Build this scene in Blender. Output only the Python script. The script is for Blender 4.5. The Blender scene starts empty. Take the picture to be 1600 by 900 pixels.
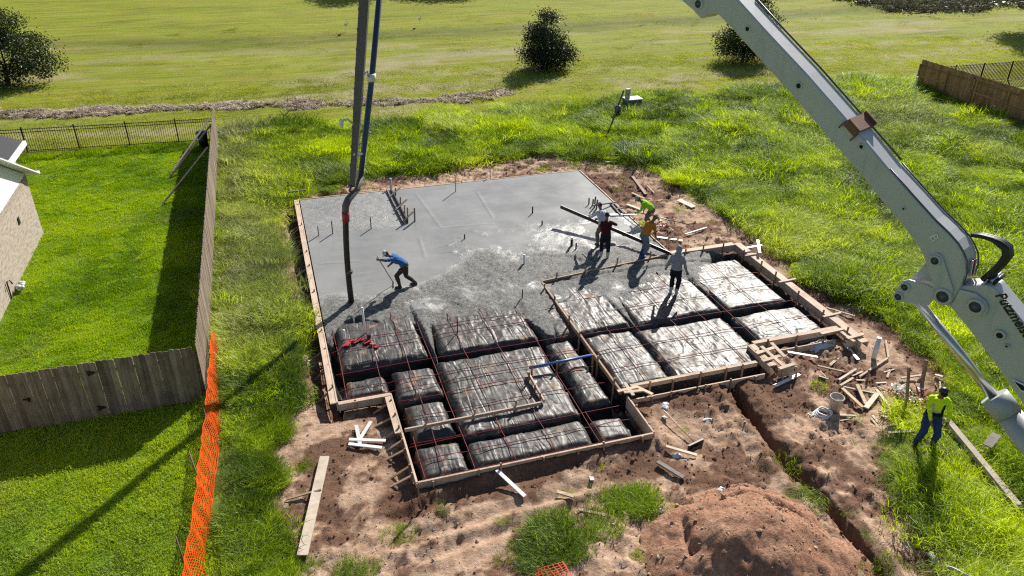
import bpy, math, random
import numpy as np
from mathutils import Vector, Matrix, kdtree
R = math.radians
random.seed(7); rng = np.random.default_rng(11)
scene = bpy.context.scene
col = scene.collection

# ------------------------------------------------------------------ camera
CAM_H = 13.344; F_PX = 1210.0
PITCH, YAW, ROLL = R(29.15), R(17.817), R(0.587)
_fw = Vector((math.sin(YAW)*math.cos(PITCH), math.cos(YAW)*math.cos(PITCH), -math.sin(PITCH)))
_rt = Vector((math.cos(YAW), -math.sin(YAW), 0)); _up = _rt.cross(_fw)
_r2 = _rt*math.cos(ROLL)+_up*math.sin(ROLL); _u2 = -_rt*math.sin(ROLL)+_up*math.cos(ROLL)
CAM = Vector((0, 0, CAM_H))
cd = bpy.data.cameras.new('camera'); cam = bpy.data.objects.new('camera', cd); col.objects.link(cam)
cd.sensor_width = 36; cd.lens = 36*F_PX/1600; cd.clip_start = .1; cd.clip_end = 3000
m = Matrix((_r2, _u2, -_fw)).transposed().to_4x4(); m.translation = CAM
cam.matrix_world = m; scene.camera = cam
def ray(px, py): return _fw+_r2*((px-800)/F_PX)+_u2*((450-py)/F_PX)
def U(px, py, z=-.25):
    d = ray(px, py); return CAM+d*((z-CAM_H)/d.z)

# ------------------------------------------------------------------ light
SUN_AZ, SUN_EL = R(41), R(32.5)
w = bpy.data.worlds.new('World'); scene.world = w; w.use_nodes = True
nt = w.node_tree; bg = nt.nodes['Background']; bg.inputs[1].default_value = .06
sk = nt.nodes.new('ShaderNodeTexSky'); sk.sky_type = 'NISHITA'; sk.sun_disc = False
sk.sun_elevation = SUN_EL; sk.sun_rotation = SUN_AZ; sk.air_density = 1.0; sk.dust_density = .6
nt.links.new(sk.outputs[0], bg.inputs[0])
sd = bpy.data.lights.new('sun', 'SUN'); sd.energy = 5.0; sd.angle = R(.5); sd.color = (1, .95, .86)
so = bpy.data.objects.new('sun', sd); col.objects.link(so); so.location = (30, 30, 40)
SDIR = Vector((math.sin(SUN_AZ)*math.cos(SUN_EL), math.cos(SUN_AZ)*math.cos(SUN_EL), math.sin(SUN_EL)))
so.rotation_euler = (-SDIR).to_track_quat('-Z', 'Y').to_euler()
scene.view_settings.view_transform = 'Standard'; scene.view_settings.look = 'None'
scene.view_settings.exposure = 0.66; scene.view_settings.gamma = 1
scene.render.engine = 'CYCLES'
scene.cycles.max_bounces = 4; scene.cycles.diffuse_bounces = 2; scene.cycles.glossy_bounces = 2
scene.cycles.transmission_bounces = 2; scene.cycles.use_adaptive_sampling = True; scene.cycles.adaptive_threshold = .012; scene.cycles.filter_width = 1.2; scene.cycles.caustics_reflective = False; scene.cycles.caustics_refractive = False
scene.cycles.use_denoising = False

# ------------------------------------------------------------------ materials
class NT:
    def __init__(s, m): s.t = m.node_tree; s.t.nodes.clear()
    def n(s, ty, ins=None, **kw):
        nd = s.t.nodes.new(ty)
        for k, v in kw.items(): setattr(nd, k, v)
        for k, v in (ins or {}).items():
            sock = nd.inputs[k]
            if hasattr(v, 'links') and hasattr(v, 'is_output'): s.t.links.new(v, sock)
            else:
                if isinstance(v, (tuple, list)) and len(v) == 3 and sock.type == 'RGBA': v = (*v, 1)
                sock.default_value = v
        return nd
    def noise(s, scale, detail=4, rough=.6, vec=None, out=0):
        i = {'Scale': scale, 'Detail': detail, 'Roughness': rough}
        if vec is not None: i['Vector'] = vec
        return s.n('ShaderNodeTexNoise', i).outputs[out]
    def ramp(s, fac, stops):
        nd = s.n('ShaderNodeValToRGB', {0: fac}); el = nd.color_ramp.elements
        while len(el) < len(stops): el.new(.5)
        for e, (p, c) in zip(el, stops):
            e.position = p; e.color = (*c, 1) if len(c) == 3 else c
        return nd.outputs[0]
    def mix(s, f, a, b):
        nd = s.n('ShaderNodeMix', data_type='RGBA')
        for sock, v in ((nd.inputs[0], f), (nd.inputs[6], a), (nd.inputs[7], b)):
            if hasattr(v, 'is_output'): s.t.links.new(v, sock)
            else: sock.default_value = (*v, 1) if isinstance(v, (tuple, list)) and len(v) == 3 else v
        return nd.outputs[2]
    def math(s, op, a, b=0, clamp=False):
        nd = s.n('ShaderNodeMath', operation=op, use_clamp=clamp)
        for k, v in enumerate((a, b)):
            if hasattr(v, 'is_output'): s.t.links.new(v, nd.inputs[k])
            else: nd.inputs[k].default_value = v
        return nd.outputs[0]
    def bump(s, h, strength=.3, dist=.02):
        return s.n('ShaderNodeBump', {'Height': h, 'Strength': strength, 'Distance': dist}).outputs[0]
    def attr(s, name, ty='GEOMETRY', out='Color'):
        return s.n('ShaderNodeAttribute', attribute_name=name, attribute_type=ty).outputs[out]
    def out(s, sh): s.n('ShaderNodeOutputMaterial', {0: sh})
    def pbr(s, color, rough=.7, normal=None, metal=0, spec=.5, **kw):
        i = {'Base Color': color, 'Roughness': rough, 'Metallic': metal, 'Specular IOR Level': spec}
        if normal is not None: i['Normal'] = normal
        i.update(kw); nd = s.n('ShaderNodeBsdfPrincipled', i); s.out(nd.outputs[0]); return nd
def newmat(name):
    m = bpy.data.materials.new(name); m.use_nodes = True; return m, NT(m)
M = {}
def simple(name, c, c2=None, scale=6, rough=.6, bump=0, bscale=40, metal=0, spec=.5, rand=.15, obj=True):
    m, t = newmat(name); M[name] = m
    vec = t.n('ShaderNodeTexCoord').outputs['Object']
    base = t.ramp(t.noise(scale, 5, .65, vec), [(.3, c), (.7, c2 or tuple(v*.75 for v in c))])
    if rand:
        rv = t.n('ShaderNodeObjectInfo').outputs['Random']
        base = t.n('ShaderNodeHueSaturation', {'Value': t.math('ADD', t.math('MULTIPLY', rv, 2*rand), 1-rand), 'Color': base}).outputs[0]
    nrm = t.bump(t.noise(bscale, 4, .6, vec), bump, .01) if bump else None
    t.pbr(base, rough, nrm, metal, spec)
    return m
def wood(name, c, c2, rand=.25, stretch=(25, 25, 1.2)):
    m, t = newmat(name); M[name] = m
    tc = t.n('ShaderNodeTexCoord').outputs['Object']
    oi = t.n('ShaderNodeObjectInfo').outputs
    off = t.n('ShaderNodeVectorMath', {0: tc, 1: oi['Location']}, operation='ADD').outputs[0]
    mp = t.n('ShaderNodeMapping', {'Vector': off, 'Scale': stretch}).outputs[0]
    g = t.noise(1.0, 6, .65, mp); big = t.noise(2.2, 4, .6, off)
    base = t.mix(t.ramp(g, [(.32, (0, 0, 0)), (.68, (1, 1, 1))]), c, c2)
    base = t.mix(t.ramp(big, [(.45, (0, 0, 0)), (.75, (.6, .6, .6))]), base, tuple(v*.55 for v in c))
    base = t.n('ShaderNodeHueSaturation', {'Value': t.math('ADD', t.math('MULTIPLY', oi['Random'], 2*rand), 1-rand), 'Color': base}).outputs[0]
    t.pbr(base, .75, t.bump(g, .35, .006), spec=.3)
wood('fence_wood', (.15, .108, .078), (.31, .245, .19), .36)
wood('fence_wood_new', (.34, .175, .075), (.50, .29, .14), .25)
wood('form_wood', (.50, .36, .255), (.66, .51, .39), .15, (20, 1.5, 20))
wood('plank_wood', (.42, .30, .19), (.62, .48, .34), .25, (1.2, 22, 22))
wood('pale_wood', (.56, .45, .35), (.70, .60, .49), .12, (1.2, 22, 22))
wood('old_wood', (.13, .11, .095), (.24, .21, .18), .2, (1.2, 22, 22))
wood('stake_wood', (.30, .19, .12), (.44, .30, .20), .25, (22, 22, 1.2))
simple('steel_black', (.012, .012, .013), rough=.45, rand=0)
simple('white_pvc', (.75, .75, .73), (.62, .61, .58), 8, .35)
simple('white_paint', (.80, .80, .79), (.70, .70, .69), 2, .55, .1, 30, rand=.03)
def boom_paint():
    m, t = newmat('boom_paint'); M['boom_paint'] = m
    pos = t.n('ShaderNodeNewGeometry').outputs['Position']; nz = t.n('ShaderNodeSeparateXYZ', {0: t.n('ShaderNodeNewGeometry').outputs['Normal']}).outputs[2]
    c = t.mix(t.noise(.9, 5, .65, pos), (.42, .425, .43), (.52, .52, .52))
    st = t.noise(1, 5, .7, t.n('ShaderNodeMapping', {'Vector': pos, 'Scale': (9, 9, .8)}).outputs[0])
    c = t.mix(t.ramp(st, [(.55, (0, 0, 0)), (.75, (.45, .45, .45))]), c, (.27, .265, .25))
    sp = t.math('ADD', t.ramp(t.noise(24, 3, .8, pos), [(.68, (0, 0, 0)), (.72, (.9, .9, .9))]), t.math('MULTIPLY', t.ramp(t.noise(7, 6, .8, pos), [(.62, (0, 0, 0)), (.70, (.6, .6, .6))]), .7), clamp=True)
    c = t.mix(t.math('MULTIPLY', sp, t.math('ADD', t.math('MULTIPLY', t.math('GREATER_THAN', nz, .3), .7), .0)), c, (.12, .11, .10))
    t.pbr(c, t.math('ADD', t.math('MULTIPLY', st, .3), .28), t.bump(st, .05, .01))
boom_paint()
simple('boom_dark', (.10, .105, .11), (.06, .06, .065), 3, .45, .1, 30, rand=0)
simple('hole_black', (.004, .004, .004), rough=.8, rand=0)
simple('text_black', (.008, .008, .009), rough=.4, rand=0)
simple('chrome', (.72, .73, .75), (.6, .61, .63), 2, .28, metal=1, rand=0)
simple('rubber', (.012, .012, .012), (.02, .02, .02), 8, .5, .2, 30, rand=0)
simple('rust', (.22, .09, .045), (.12, .06, .04), 7, .7, .3, 40, rand=0)
simple('red_plastic', (.35, .02, .025), (.25, .012, .018), 10, .45, rand=.1)
simple('cable_red', (.22, .012, .016), (.10, .01, .012), 3, .55, rand=.2, spec=.2)
simple('blue_pipe', (.025, .06, .14), (.018, .04, .09), 2, .35, rand=0)
simple('blue_tube', (.05, .16, .45), (.04, .12, .35), 2, .35, rand=0)
simple('arm_brown', (.13, .105, .095), (.085, .07, .065), 3, .55, .15, 20, rand=0)
simple('shingle', (.045, .044, .05), (.022, .022, .026), 22, .85, .8, 30, rand=0)
simple('bin_teal', (.02, .09, .10), rough=.5, rand=0)
simple('box_green', (.06, .13, .09), (.045, .10, .07), 4, .5, rand=0)
simple('grey_metal', (.42, .44, .45), (.34, .36, .37), 3, .45, rand=.05)
simple('kerb_concrete', (.46, .40, .32), (.34, .29, .23), 5, .85, .5, 20, rand=.1)
simple('orange_net', (.70, .085, .004), (.50, .045, .003), 5, .8, rand=0, spec=.08)
simple('red_net', (.70, .06, .03), rough=.5, rand=0)
simple('bag_white', (.62, .64, .65), (.45, .47, .50), 6, .45, .5, 14, rand=0)
simple('bucket', (.58, .55, .50), (.42, .37, .31), 6, .5, rand=0)
simple('straw', (.62, .55, .42), (.48, .40, .28), 20, .8, rand=0)
simple('bark', (.10, .075, .055), (.05, .04, .03), 9, .9, .8, 20, rand=0)
simple('skin', (.20, .105, .065), (.17, .085, .05), 9, .55, rand=.1)
simple('hair', (.012, .010, .009), rough=.7, rand=0)
simple('boot', (.03, .022, .017), (.05, .04, .03), 9, .7, rand=0)
simple('boot_white', (.55, .54, .50), (.36, .34, .30), 9, .6, rand=0)
for nm, c in dict(jeans=(.03, .06, .18), jeans_dark=(.014, .018, .035), jeans_grey=(.16, .20, .26), trousers_brown=(.07, .05, .04), trousers_khaki=(.20, .15, .11),
                  shirt_blue=(.045, .15, .38), shirt_white=(.62, .64, .68), shirt_maroon=(.055, .012, .014), shirt_orange=(.55, .22, .035),
                  shirt_lime=(.30, .72, .03), hoodie=(.30, .31, .36), vest_lime=(.72, .98, .02), navy=(.008, .009, .016), silver=(.55, .58, .62), cap_white=(.68, .66, .62), cap_grey=(.30, .28, .27), print_blue=(.03, .08, .30)).items():
    simple(nm, c, tuple(v*.72 for v in c), 14, .85, .35, 45, rand=0, spec=.2)
def plastic_mat():
    m, t = newmat('black_plastic'); M['black_plastic'] = m
    geo = t.n('ShaderNodeNewGeometry').outputs['Position']
    mp = t.n('ShaderNodeMapping', {'Vector': geo, 'Scale': (1, 1, .5), 'Rotation': (0, 0, .5)}).outputs[0]
    n1 = t.noise(1.3, 2, .45, mp); n2 = t.n('ShaderNodeTexNoise', {'Vector': t.n('ShaderNodeMapping', {'Vector': geo, 'Scale': (.6, 3.0, 1.5), 'Rotation': (0, 0, .9)}).outputs[0], 'Scale': 1.0, 'Detail': 2.2, 'Roughness': .4, 'Distortion': .9}).outputs[0]
    n3 = t.n('ShaderNodeTexNoise', {'Vector': t.n('ShaderNodeMapping', {'Vector': geo, 'Scale': (3.3, .55, 1.5), 'Rotation': (0, 0, .35)}).outputs[0], 'Scale': 1.0, 'Detail': 2.2, 'Roughness': .4, 'Distortion': 1.1}).outputs[0]
    h = t.math('ADD', t.math('ADD', t.math('MULTIPLY', n1, .45), t.math('ABSOLUTE', t.math('SUBTRACT', n2, .5))), t.math('ABSOLUTE', t.math('SUBTRACT', n3, .5)))
    nz = t.n('ShaderNodeSeparateXYZ', {0: t.n('ShaderNodeNewGeometry').outputs['Normal']}).outputs[2]
    dirtf = t.math('MULTIPLY', t.ramp(t.noise(1.5, 5, .7, geo), [(.57, (0, 0, 0)), (.68, (.75, .75, .75))]), t.math('GREATER_THAN', nz, .6))
    dust = t.math('MULTIPLY', t.ramp(t.noise(.8, 6, .7, geo), [(.35, (.08, .08, .08)), (.75, (.30, .30, .30))]), t.math('GREATER_THAN', nz, .5))
    base = t.mix(dust, (.010, .011, .013), (.32, .27, .23))
    base = t.mix(dirtf, base, (.36, .22, .12))
    rough = t.math('ADD', t.math('MULTIPLY', dirtf, .5), t.math('ADD', t.math('MULTIPLY', n1, .26), .37))
    t.pbr(base, rough, t.bump(h, .9, .06), spec=.42)
plastic_mat()

# ------------------------------------------------------------------ mesh helpers
class MB:
    def __init__(s): s.v = []; s.f = []; s.mi = []; s.sm = []
    def add(s, vs, fs, mi=0, smooth=False):
        o = len(s.v); s.v += [tuple(v) for v in vs]; s.f += [tuple(i+o for i in f) for f in fs]
        s.mi += [mi]*len(fs); s.sm += [smooth]*len(fs); return s
    def box(s, c, size, mat=None, mi=0):
        hx, hy, hz = (k/2 for k in size); vs = [Vector((x*hx, y*hy, z*hz)) for z in (-1, 1) for y in (-1, 1) for x in (-1, 1)]
        if mat is not None: vs = [mat @ v for v in vs]
        c = Vector(c); vs = [v+c for v in vs]
        return s.add(vs, [(0, 2, 3, 1), (4, 5, 7, 6), (0, 1, 5, 4), (2, 6, 7, 3), (0, 4, 6, 2), (1, 3, 7, 5)], mi)
    def bar(s, a, b, wd, th, up=(0, 0, 1), mi=0):
        a, b = Vector(a), Vector(b); d = (b-a); L = d.length; d.normalize(); up = Vector(up)
        sx = d.cross(up)
        if sx.length < 1e-4: sx = d.cross(Vector((1, 0, 0)))
        sx.normalize(); uz = sx.cross(d)
        mt = Matrix((d, sx, uz)).transposed()
        return s.box((a+b)/2, (L, wd, th), mt, mi)
    def tube(s, pts, r, n=8, mi=0, cap=True, smooth=True):
        pts = [Vector(p) for p in pts]; rs = r if isinstance(r, (list, tuple)) else [r]*len(pts)
        vs = []; fs = []; pu = None
        for i, p in enumerate(pts):
            d = (pts[min(i+1, len(pts)-1)]-pts[max(i-1, 0)]).normalized()
            if pu is None: pu = d.orthogonal().normalized()
            pu = (pu-d*pu.dot(d)).normalized(); q = d.cross(pu)
            vs += [p+(pu*math.cos(2*math.pi*k/n)+q*math.sin(2*math.pi*k/n))*rs[i] for k in range(n)]
        for i in range(len(pts)-1):
            fs += [(i*n+k, i*n+(k+1) % n, (i+1)*n+(k+1) % n, (i+1)*n+k) for k in range(n)]
        s.add(vs, fs, mi, smooth)
        if cap:
            o = len(s.v)-len(vs); s.f += [tuple(o+k for k in reversed(range(n))), tuple(o+(len(pts)-1)*n+k for k in range(n))]; s.mi += [mi]*2; s.sm += [False]*2
        return s
    def lathe(s, prof, n=16, org=(0, 0, 0), mi=0, mat=None):
        vs = []; fs = []; org = Vector(org)
        for r, z in prof:
            for k in range(n):
                v = Vector((r*math.cos(2*math.pi*k/n), r*math.sin(2*math.pi*k/n), z))
                if mat is not None: v = mat @ v
                vs.append(org+v)
        for i in range(len(prof)-1):
            fs += [(i*n+k, i*n+(k+1) % n, (i+1)*n+(k+1) % n, (i+1)*n+k) for k in range(n)]
        return s.add(vs, fs, mi, True)
    def prism(s, poly, off, mi=0):
        n = len(poly); off = Vector(off); P = [Vector(p) for p in poly]
        vs = P+[p+off for p in P]
        fs = [tuple(reversed(range(n))), tuple(range(n, 2*n))]+[(i, (i+1) % n, n+(i+1) % n, n+i) for i in range(n)]
        return s.add(vs, fs, mi)
    def ell(s, c, rad, mat=None, n=12, m_=8, mi=0):
        vs = []; fs = []; c = Vector(c)
        for j in range(m_+1):
            th = math.pi*j/m_
            for k in range(n):
                v = Vector((rad[0]*math.sin(th)*math.cos(2*math.pi*k/n), rad[1]*math.sin(th)*math.sin(2*math.pi*k/n), rad[2]*math.cos(th)))
                if mat is not None: v = mat @ v
                vs.append(c+v)
        for j in range(m_):
            fs += [(j*n+k, (j+1)*n+k, (j+1)*n+(k+1) % n, j*n+(k+1) % n) for k in range(n)]
        return s.add(vs, fs, mi, True)
    def mesh(s, name, mats):
        me = bpy.data.meshes.new(name); me.from_pydata(s.v, [], s.f)
        for x in (mats if isinstance(mats, (list, tuple)) else [mats]): me.materials.append(M[x] if isinstance(x, str) else x)
        me.polygons.foreach_set('material_index', s.mi); me.polygons.foreach_set('use_smooth', s.sm); me.update(); return me
    def build(s, name, mats, parent=None, center=True):
        me = s.mesh(name, mats)
        return link(name, me, parent, center)
def wloc(o):
    p = Vector(o.location)
    while o.parent is not None: o = o.parent; p = p+Vector(o.location)
    return p
def link(name, me, parent=None, center=False, loc=None):
    o = bpy.data.objects.new(name, me); col.objects.link(o)
    if center and me is not None and len(me.vertices):
        co = np.empty(len(me.vertices)*3); me.vertices.foreach_get('co', co); co = co.reshape(-1, 3)
        c = (co.min(0)+co.max(0))/2; me.vertices.foreach_set('co', (co-c).ravel()); me.update(); o.location = c
    if loc is not None: o.location = loc
    if parent is not None:
        o.parent = parent
        if center: o.location = Vector(o.location)-wloc(parent)
    return o
def tag(o, label=None, cat=None, group=None, kind=None):
    if label: o['label'] = label
    if cat: o['category'] = cat
    if group: o['group'] = group
    if kind: o['kind'] = kind
    return o
def thing(name, label, cat, loc=(0, 0, 0), group=None):
    o = bpy.data.objects.new(name, None); col.objects.link(o); o.location = loc; o.empty_display_size = .2
    return tag(o, label, cat, group)
def fastmesh(name, co, quads, smooth=True):
    me = bpy.data.meshes.new(name); n = len(co); f = len(quads)
    me.vertices.add(n); me.vertices.foreach_set('co', np.asarray(co, np.float32).ravel())
    k = quads.shape[1]; me.loops.add(f*k); me.loops.foreach_set('vertex_index', quads.astype(np.int32).ravel())
    me.polygons.add(f); me.polygons.foreach_set('loop_start', np.arange(0, f*k, k, dtype=np.int32))
    me.polygons.foreach_set('use_smooth', np.full(f, smooth)); me.update(calc_edges=True); return me
def gridquads(nx, ny, keep=None):
    i = np.arange(ny-1)[:, None]*nx+np.arange(nx-1)[None, :]
    q = np.stack([i, i+1, i+nx+1, i+nx], -1)
    return q.reshape(-1, 4) if keep is None else q[keep]

# ------------------------------------------------------------------ numpy noise and plan functions
def _h(ix, iy, s):
    n = (ix.astype(np.int64)*374761393+iy.astype(np.int64)*668265263+s*144269504) & 0xffffffff
    n = ((n ^ (n >> 13))*1274126177) & 0xffffffff
    return ((n ^ (n >> 16)) & 0xffff)/65535.0
def vn(x, y, s=0):
    ix = np.floor(x); iy = np.floor(y); fx = x-ix; fy = y-iy; fx = fx*fx*fx*(fx*(fx*6-15)+10); fy = fy*fy*fy*(fy*(fy*6-15)+10)
    return (_h(ix, iy, s)*(1-fx)+_h(ix+1, iy, s)*fx)*(1-fy)+(_h(ix, iy+1, s)*(1-fx)+_h(ix+1, iy+1, s)*fx)*fy
def fbm(x, y, s=0, o=4, g=.5):
    a = 1; t = 0; w_ = 0
    for k in range(o): t = t+a*vn(x*2**k+17.3*k, y*2**k-9.1*k, s+k); w_ += a; a *= g
    return t/w_-.5
def sst(a, b, x):
    t = np.clip((x-a)/(b-a), 0, 1); return t*t*(3-2*t)
def sdf(poly, x, y):           # signed distance, positive inside
    x = np.asarray(x, float); y = np.asarray(y, float); d = np.full(x.shape, 1e9); ins = np.zeros(x.shape, bool); n = len(poly)
    for i in range(n):
        ax, ay = poly[i]; bx, by = poly[(i+1) % n]; ex, ey = bx-ax, by-ay
        t = np.clip(((x-ax)*ex+(y-ay)*ey)/(ex*ex+ey*ey+1e-12), 0, 1)
        d = np.minimum(d, (x-ax-t*ex)**2+(y-ay-t*ey)**2)
        c = ((ay > y) != (by > y)) & (x < (bx-ax)*(y-ay)/(by-ay+1e-12)+ax); ins ^= c
    d = np.sqrt(d); return np.where(ins, d, -d)
def segd(x, y, pts):
    d = np.full(np.shape(x), 1e9)
    for (ax, ay), (bx, by) in zip(pts[:-1], pts[1:]):
        ex, ey = bx-ax, by-ay; t = np.clip(((x-ax)*ex+(y-ay)*ey)/(ex*ex+ey*ey), 0, 1)
        d = np.minimum(d, np.hypot(x-ax-t*ex, y-ay-t*ey))
    return d
SLAB = [(.7, 33.1), (.7, 17.95), (2.2, 17.95), (2.2, 14.2), (8.55, 14.2), (8.55, 15.87), (13.3, 15.87), (13.3, 17.2), (16.85, 17.2), (16.85, 23.6), (14.0, 23.6), (14.0, 33.1)]
DIRT = [(2.1, 34.6), (2.5, 36.0), (5.0, 35.8), (8.3, 36.3), (11.8, 36.9), (15.2, 36.0), (17.9, 33.1), (18.6, 29.9), (19.0, 26.2), (19.0, 23.4), (18.5, 20.6), (19.1, 18.9), (19.1, 17.0), (18.8, 15.2), (18.6, 14.1), (17.0, 12.9), (14.9, 12.3), (13.9, 11.7), (13.2, 10.1), (12.8, 8.8), (12.6, 5), (-1.0, 6), (-1.3, 12.5), (-1.4, 14.5), (-1.5, 15.9), (-1.0, 17.9), (-.55, 19.8), (-.35, 20.7), (-.25, 23.9), (-.7, 27.1), (-.9, 30.8), (-.1, 33.6)]
TRENCH = [(12.0, 16.0), (11.75, 14.5), (11.55, 12.5), (11.6, 10.5), (11.3, 8.3), (11.0, 6)]
def zones(x, y):
    e = fbm(x*.9, y*.9, 3, 5, .6)*1.5+fbm(x*3.2, y*3.2, 5, 3)*.7
    ds = sdf(DIRT, x, y); dirt = sst(-.09, .12, ds+e*.8)
    side = (x < -2.8+fbm(y*.5, y*0, 2)*.3)
    lawn = np.where(x < -2.75, sst(-.2, .2, 43.4-y), 0.0)
    fb = 44.6-.02*x+fbm(x*.3, y*.3, 9)*1.5
    field = np.where(x < -2.75, sst(-.2, .3, y-43.6), sst(-.6, .8, y-fb))
    field = np.where(x > 42.4, sst(28, 29, y), field)
    return dirt*(1-field), lawn, field, ds
def gh(x, y):
    x = np.asarray(x, float); y = np.asarray(y, float)
    dirt, lawn, field, ds = zones(x, y)
    verge = np.clip(1-dirt-lawn-field, 0, 1)
    z = -.25+verge*(fbm(x*.45, y*.45, 21, 4)*.30+fbm(x*1.7, y*1.7, 25, 3)*.22)+lawn*fbm(x*.4, y*.4, 31)*.06+field*fbm(x*.12, y*.2, 33)*.3
    # mud
    rough = sst(-.12, .22, fbm(x*.45+3, y*.45, 41, 3)+.05)
    lump = fbm(x*1.3, y*1.3, 43, 4, .55)*.30+np.abs(fbm(x*3.1, y*3.1, 47, 4, .6))*.36-.05
    z = z+dirt*(lump*(.26+.62*rough)+np.abs(fbm(x*6, y*6, 48, 2))*(.05+.16*rough)+fbm(x*.35, y*.35, 49)*.25-.10)
    # wheel ruts at the bottom of the site
    for k, off in enumerate((0, .55, 1.5, 2.05)):
        d = np.abs(y-(12.35+off*.9+.10*(x-3)+.25*fbm(x*.5, x*0+k, 51)))
        z = z-dirt*.07*np.exp(-(d/.14)**2)*sst(0.5, 2.5, x)*(1-sst(6, 8, x))+dirt*.03*np.exp(-((d-.28)/.12)**2)*sst(0.5, 2.5, x)*(1-sst(6, 8, x))
    td = segd(x, y, TRENCH)+fbm(x*2, y*2, 53)*.16
    z = z-.75*(1-sst(.07, .18, td))+.12*np.exp(-((td-.5)/.2)**2)*(y < 16)
    out = -sdf(SLAB, x, y)       # metres outside the forms
    # spoil thrown up against the forms, dug gap on the left
    z = z-.30*np.exp(-((out-.18)/.30)**2)*((x < .8) & (y > 17.5))-.10*np.exp(-((out-.1)/.22)**2)*(out > 0)*(x > 8.7)
    z = z+.20*np.exp(-(out/.38)**2)*(out > 0)*(y < 14.4)+.12*np.exp(-(out/.4)**2)*(out > 0)*((y < 16.5) & (x > 8.6))
    z = np.where((out > 0) & (out < 1.2), np.minimum(z, -.09-.02*out), z)
    sub = np.where(y > 23.7, -.55, -.9)
    z = np.where(out < 0, sub, z)
    return z
GT = {}
def gz(x, y):
    if not GT:
        GT['x'] = np.arange(-16, 46, .1); GT['y'] = np.arange(5, 47, .1); X, Y = np.meshgrid(GT['x'], GT['y']); GT['z'] = gh(X, Y)
    xs, ys, z = GT['x'], GT['y'], GT['z']
    if not (xs[0] < x < xs[-1] and ys[0] < y < ys[-1]): return float(gh(np.array([x]), np.array([y]))[0])
    fx = (x-xs[0])/.1; fy = (y-ys[0])/.1; i = int(fx); j = int(fy); fx -= i; fy -= j
    return float((z[j, i]*(1-fx)+z[j, i+1]*fx)*(1-fy)+(z[j+1, i]*(1-fx)+z[j+1, i+1]*fx)*fy)
def W(px, py, dz=0):
    p = U(px, py, -.25)
    for _ in range(3): p = U(px, py, gz(p.x, p.y)+dz)
    return p
def wet(x, y):
    out = -sdf(SLAB, x, y)
    a = sst(0.0, .10, fbm(x*.8+5, y*.8, 61, 5, .75)+.025)*.9
    a = np.maximum(a, sst(.8, .1, out+fbm(x*1.5, y*1.5, 63)*1.8)*.95*(out > 0))
    td = segd(x, y, TRENCH); a = np.maximum(a, sst(.6, .2, td+fbm(x*2, y*2, 65)*.5)*.8)
    p = np.exp(-(((x-1.9)/.9)**2+((y-13.9)/.7)**2)); a = np.maximum(a, sst(.3, .6, p))
    p = np.exp(-(((x-12.6)/1.6)**2+((y-15.0)/.9)**2)); a = np.maximum(a, sst(.3, .6, p)*.9)
    return np.clip(a, 0, 1)
# ================================================================== GROUND
def ground():
    def axis(segs):
        a = [np.arange(s, e, st) for s, e, st in segs]; return np.concatenate(a+[np.array([segs[-1][1]])])
    xs = axis([(-900, -60, 60), (-60, -12, 1.0), (-12, -2, .18), (-2, 19.5, .075), (19.5, 34, .25), (34, 90, 1.0), (90, 1200, 60)])
    ys = axis([(-300, 0, 30), (0, 6, .6), (6, 37, .075), (37, 48, .25), (48, 110, .8), (110, 1500, 60)])
    X, Y = np.meshgrid(xs, ys); x = X.ravel(); y = Y.ravel(); z = gh(x, y)
    me = fastmesh('ground', np.stack([x, y, z], 1), gridquads(len(xs), len(ys)))
    d, l, f, ds = zones(x, y)
    a = me.attributes.new('zone', 'FLOAT_COLOR', 'POINT'); a.data.foreach_set('color', np.stack([d, l, f, np.ones_like(d)], 1).astype(np.float32).ravel())
    lit = segd(x, y, [(-40, 54), (-15, 51.7), (-8, 51.0), (7, 48.3), (12, 47.9), (16, 48.6), (21, 50.6), (27, 50.8), (33, 49.2), (44, 51)])+fbm(x*.5, y*.5, 71, 4)*1.6
    lit = sst(.95, .25, lit)*sst(-.22, .1, fbm(x*1.1, y*1.6, 72, 4))*sst(19, 12, x)
    lit = np.maximum(lit, .55*sst(.02, .2, fbm(x*.12, y*.55, 73, 5))*f*sst(75, 55, y))
    dark = sst(4.0, 0, np.abs(y-(68.6+np.where(x < 0, -.22*x, 0)+np.where(x > 45, (x-45)**2*.006, 0))))   # darker colour band between the mown swaths
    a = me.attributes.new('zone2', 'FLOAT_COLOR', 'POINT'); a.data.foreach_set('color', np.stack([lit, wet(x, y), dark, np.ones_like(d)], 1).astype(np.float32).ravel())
    me.materials.append(ground_mat())
    tag(link('ground', me), kind='structure')
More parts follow.
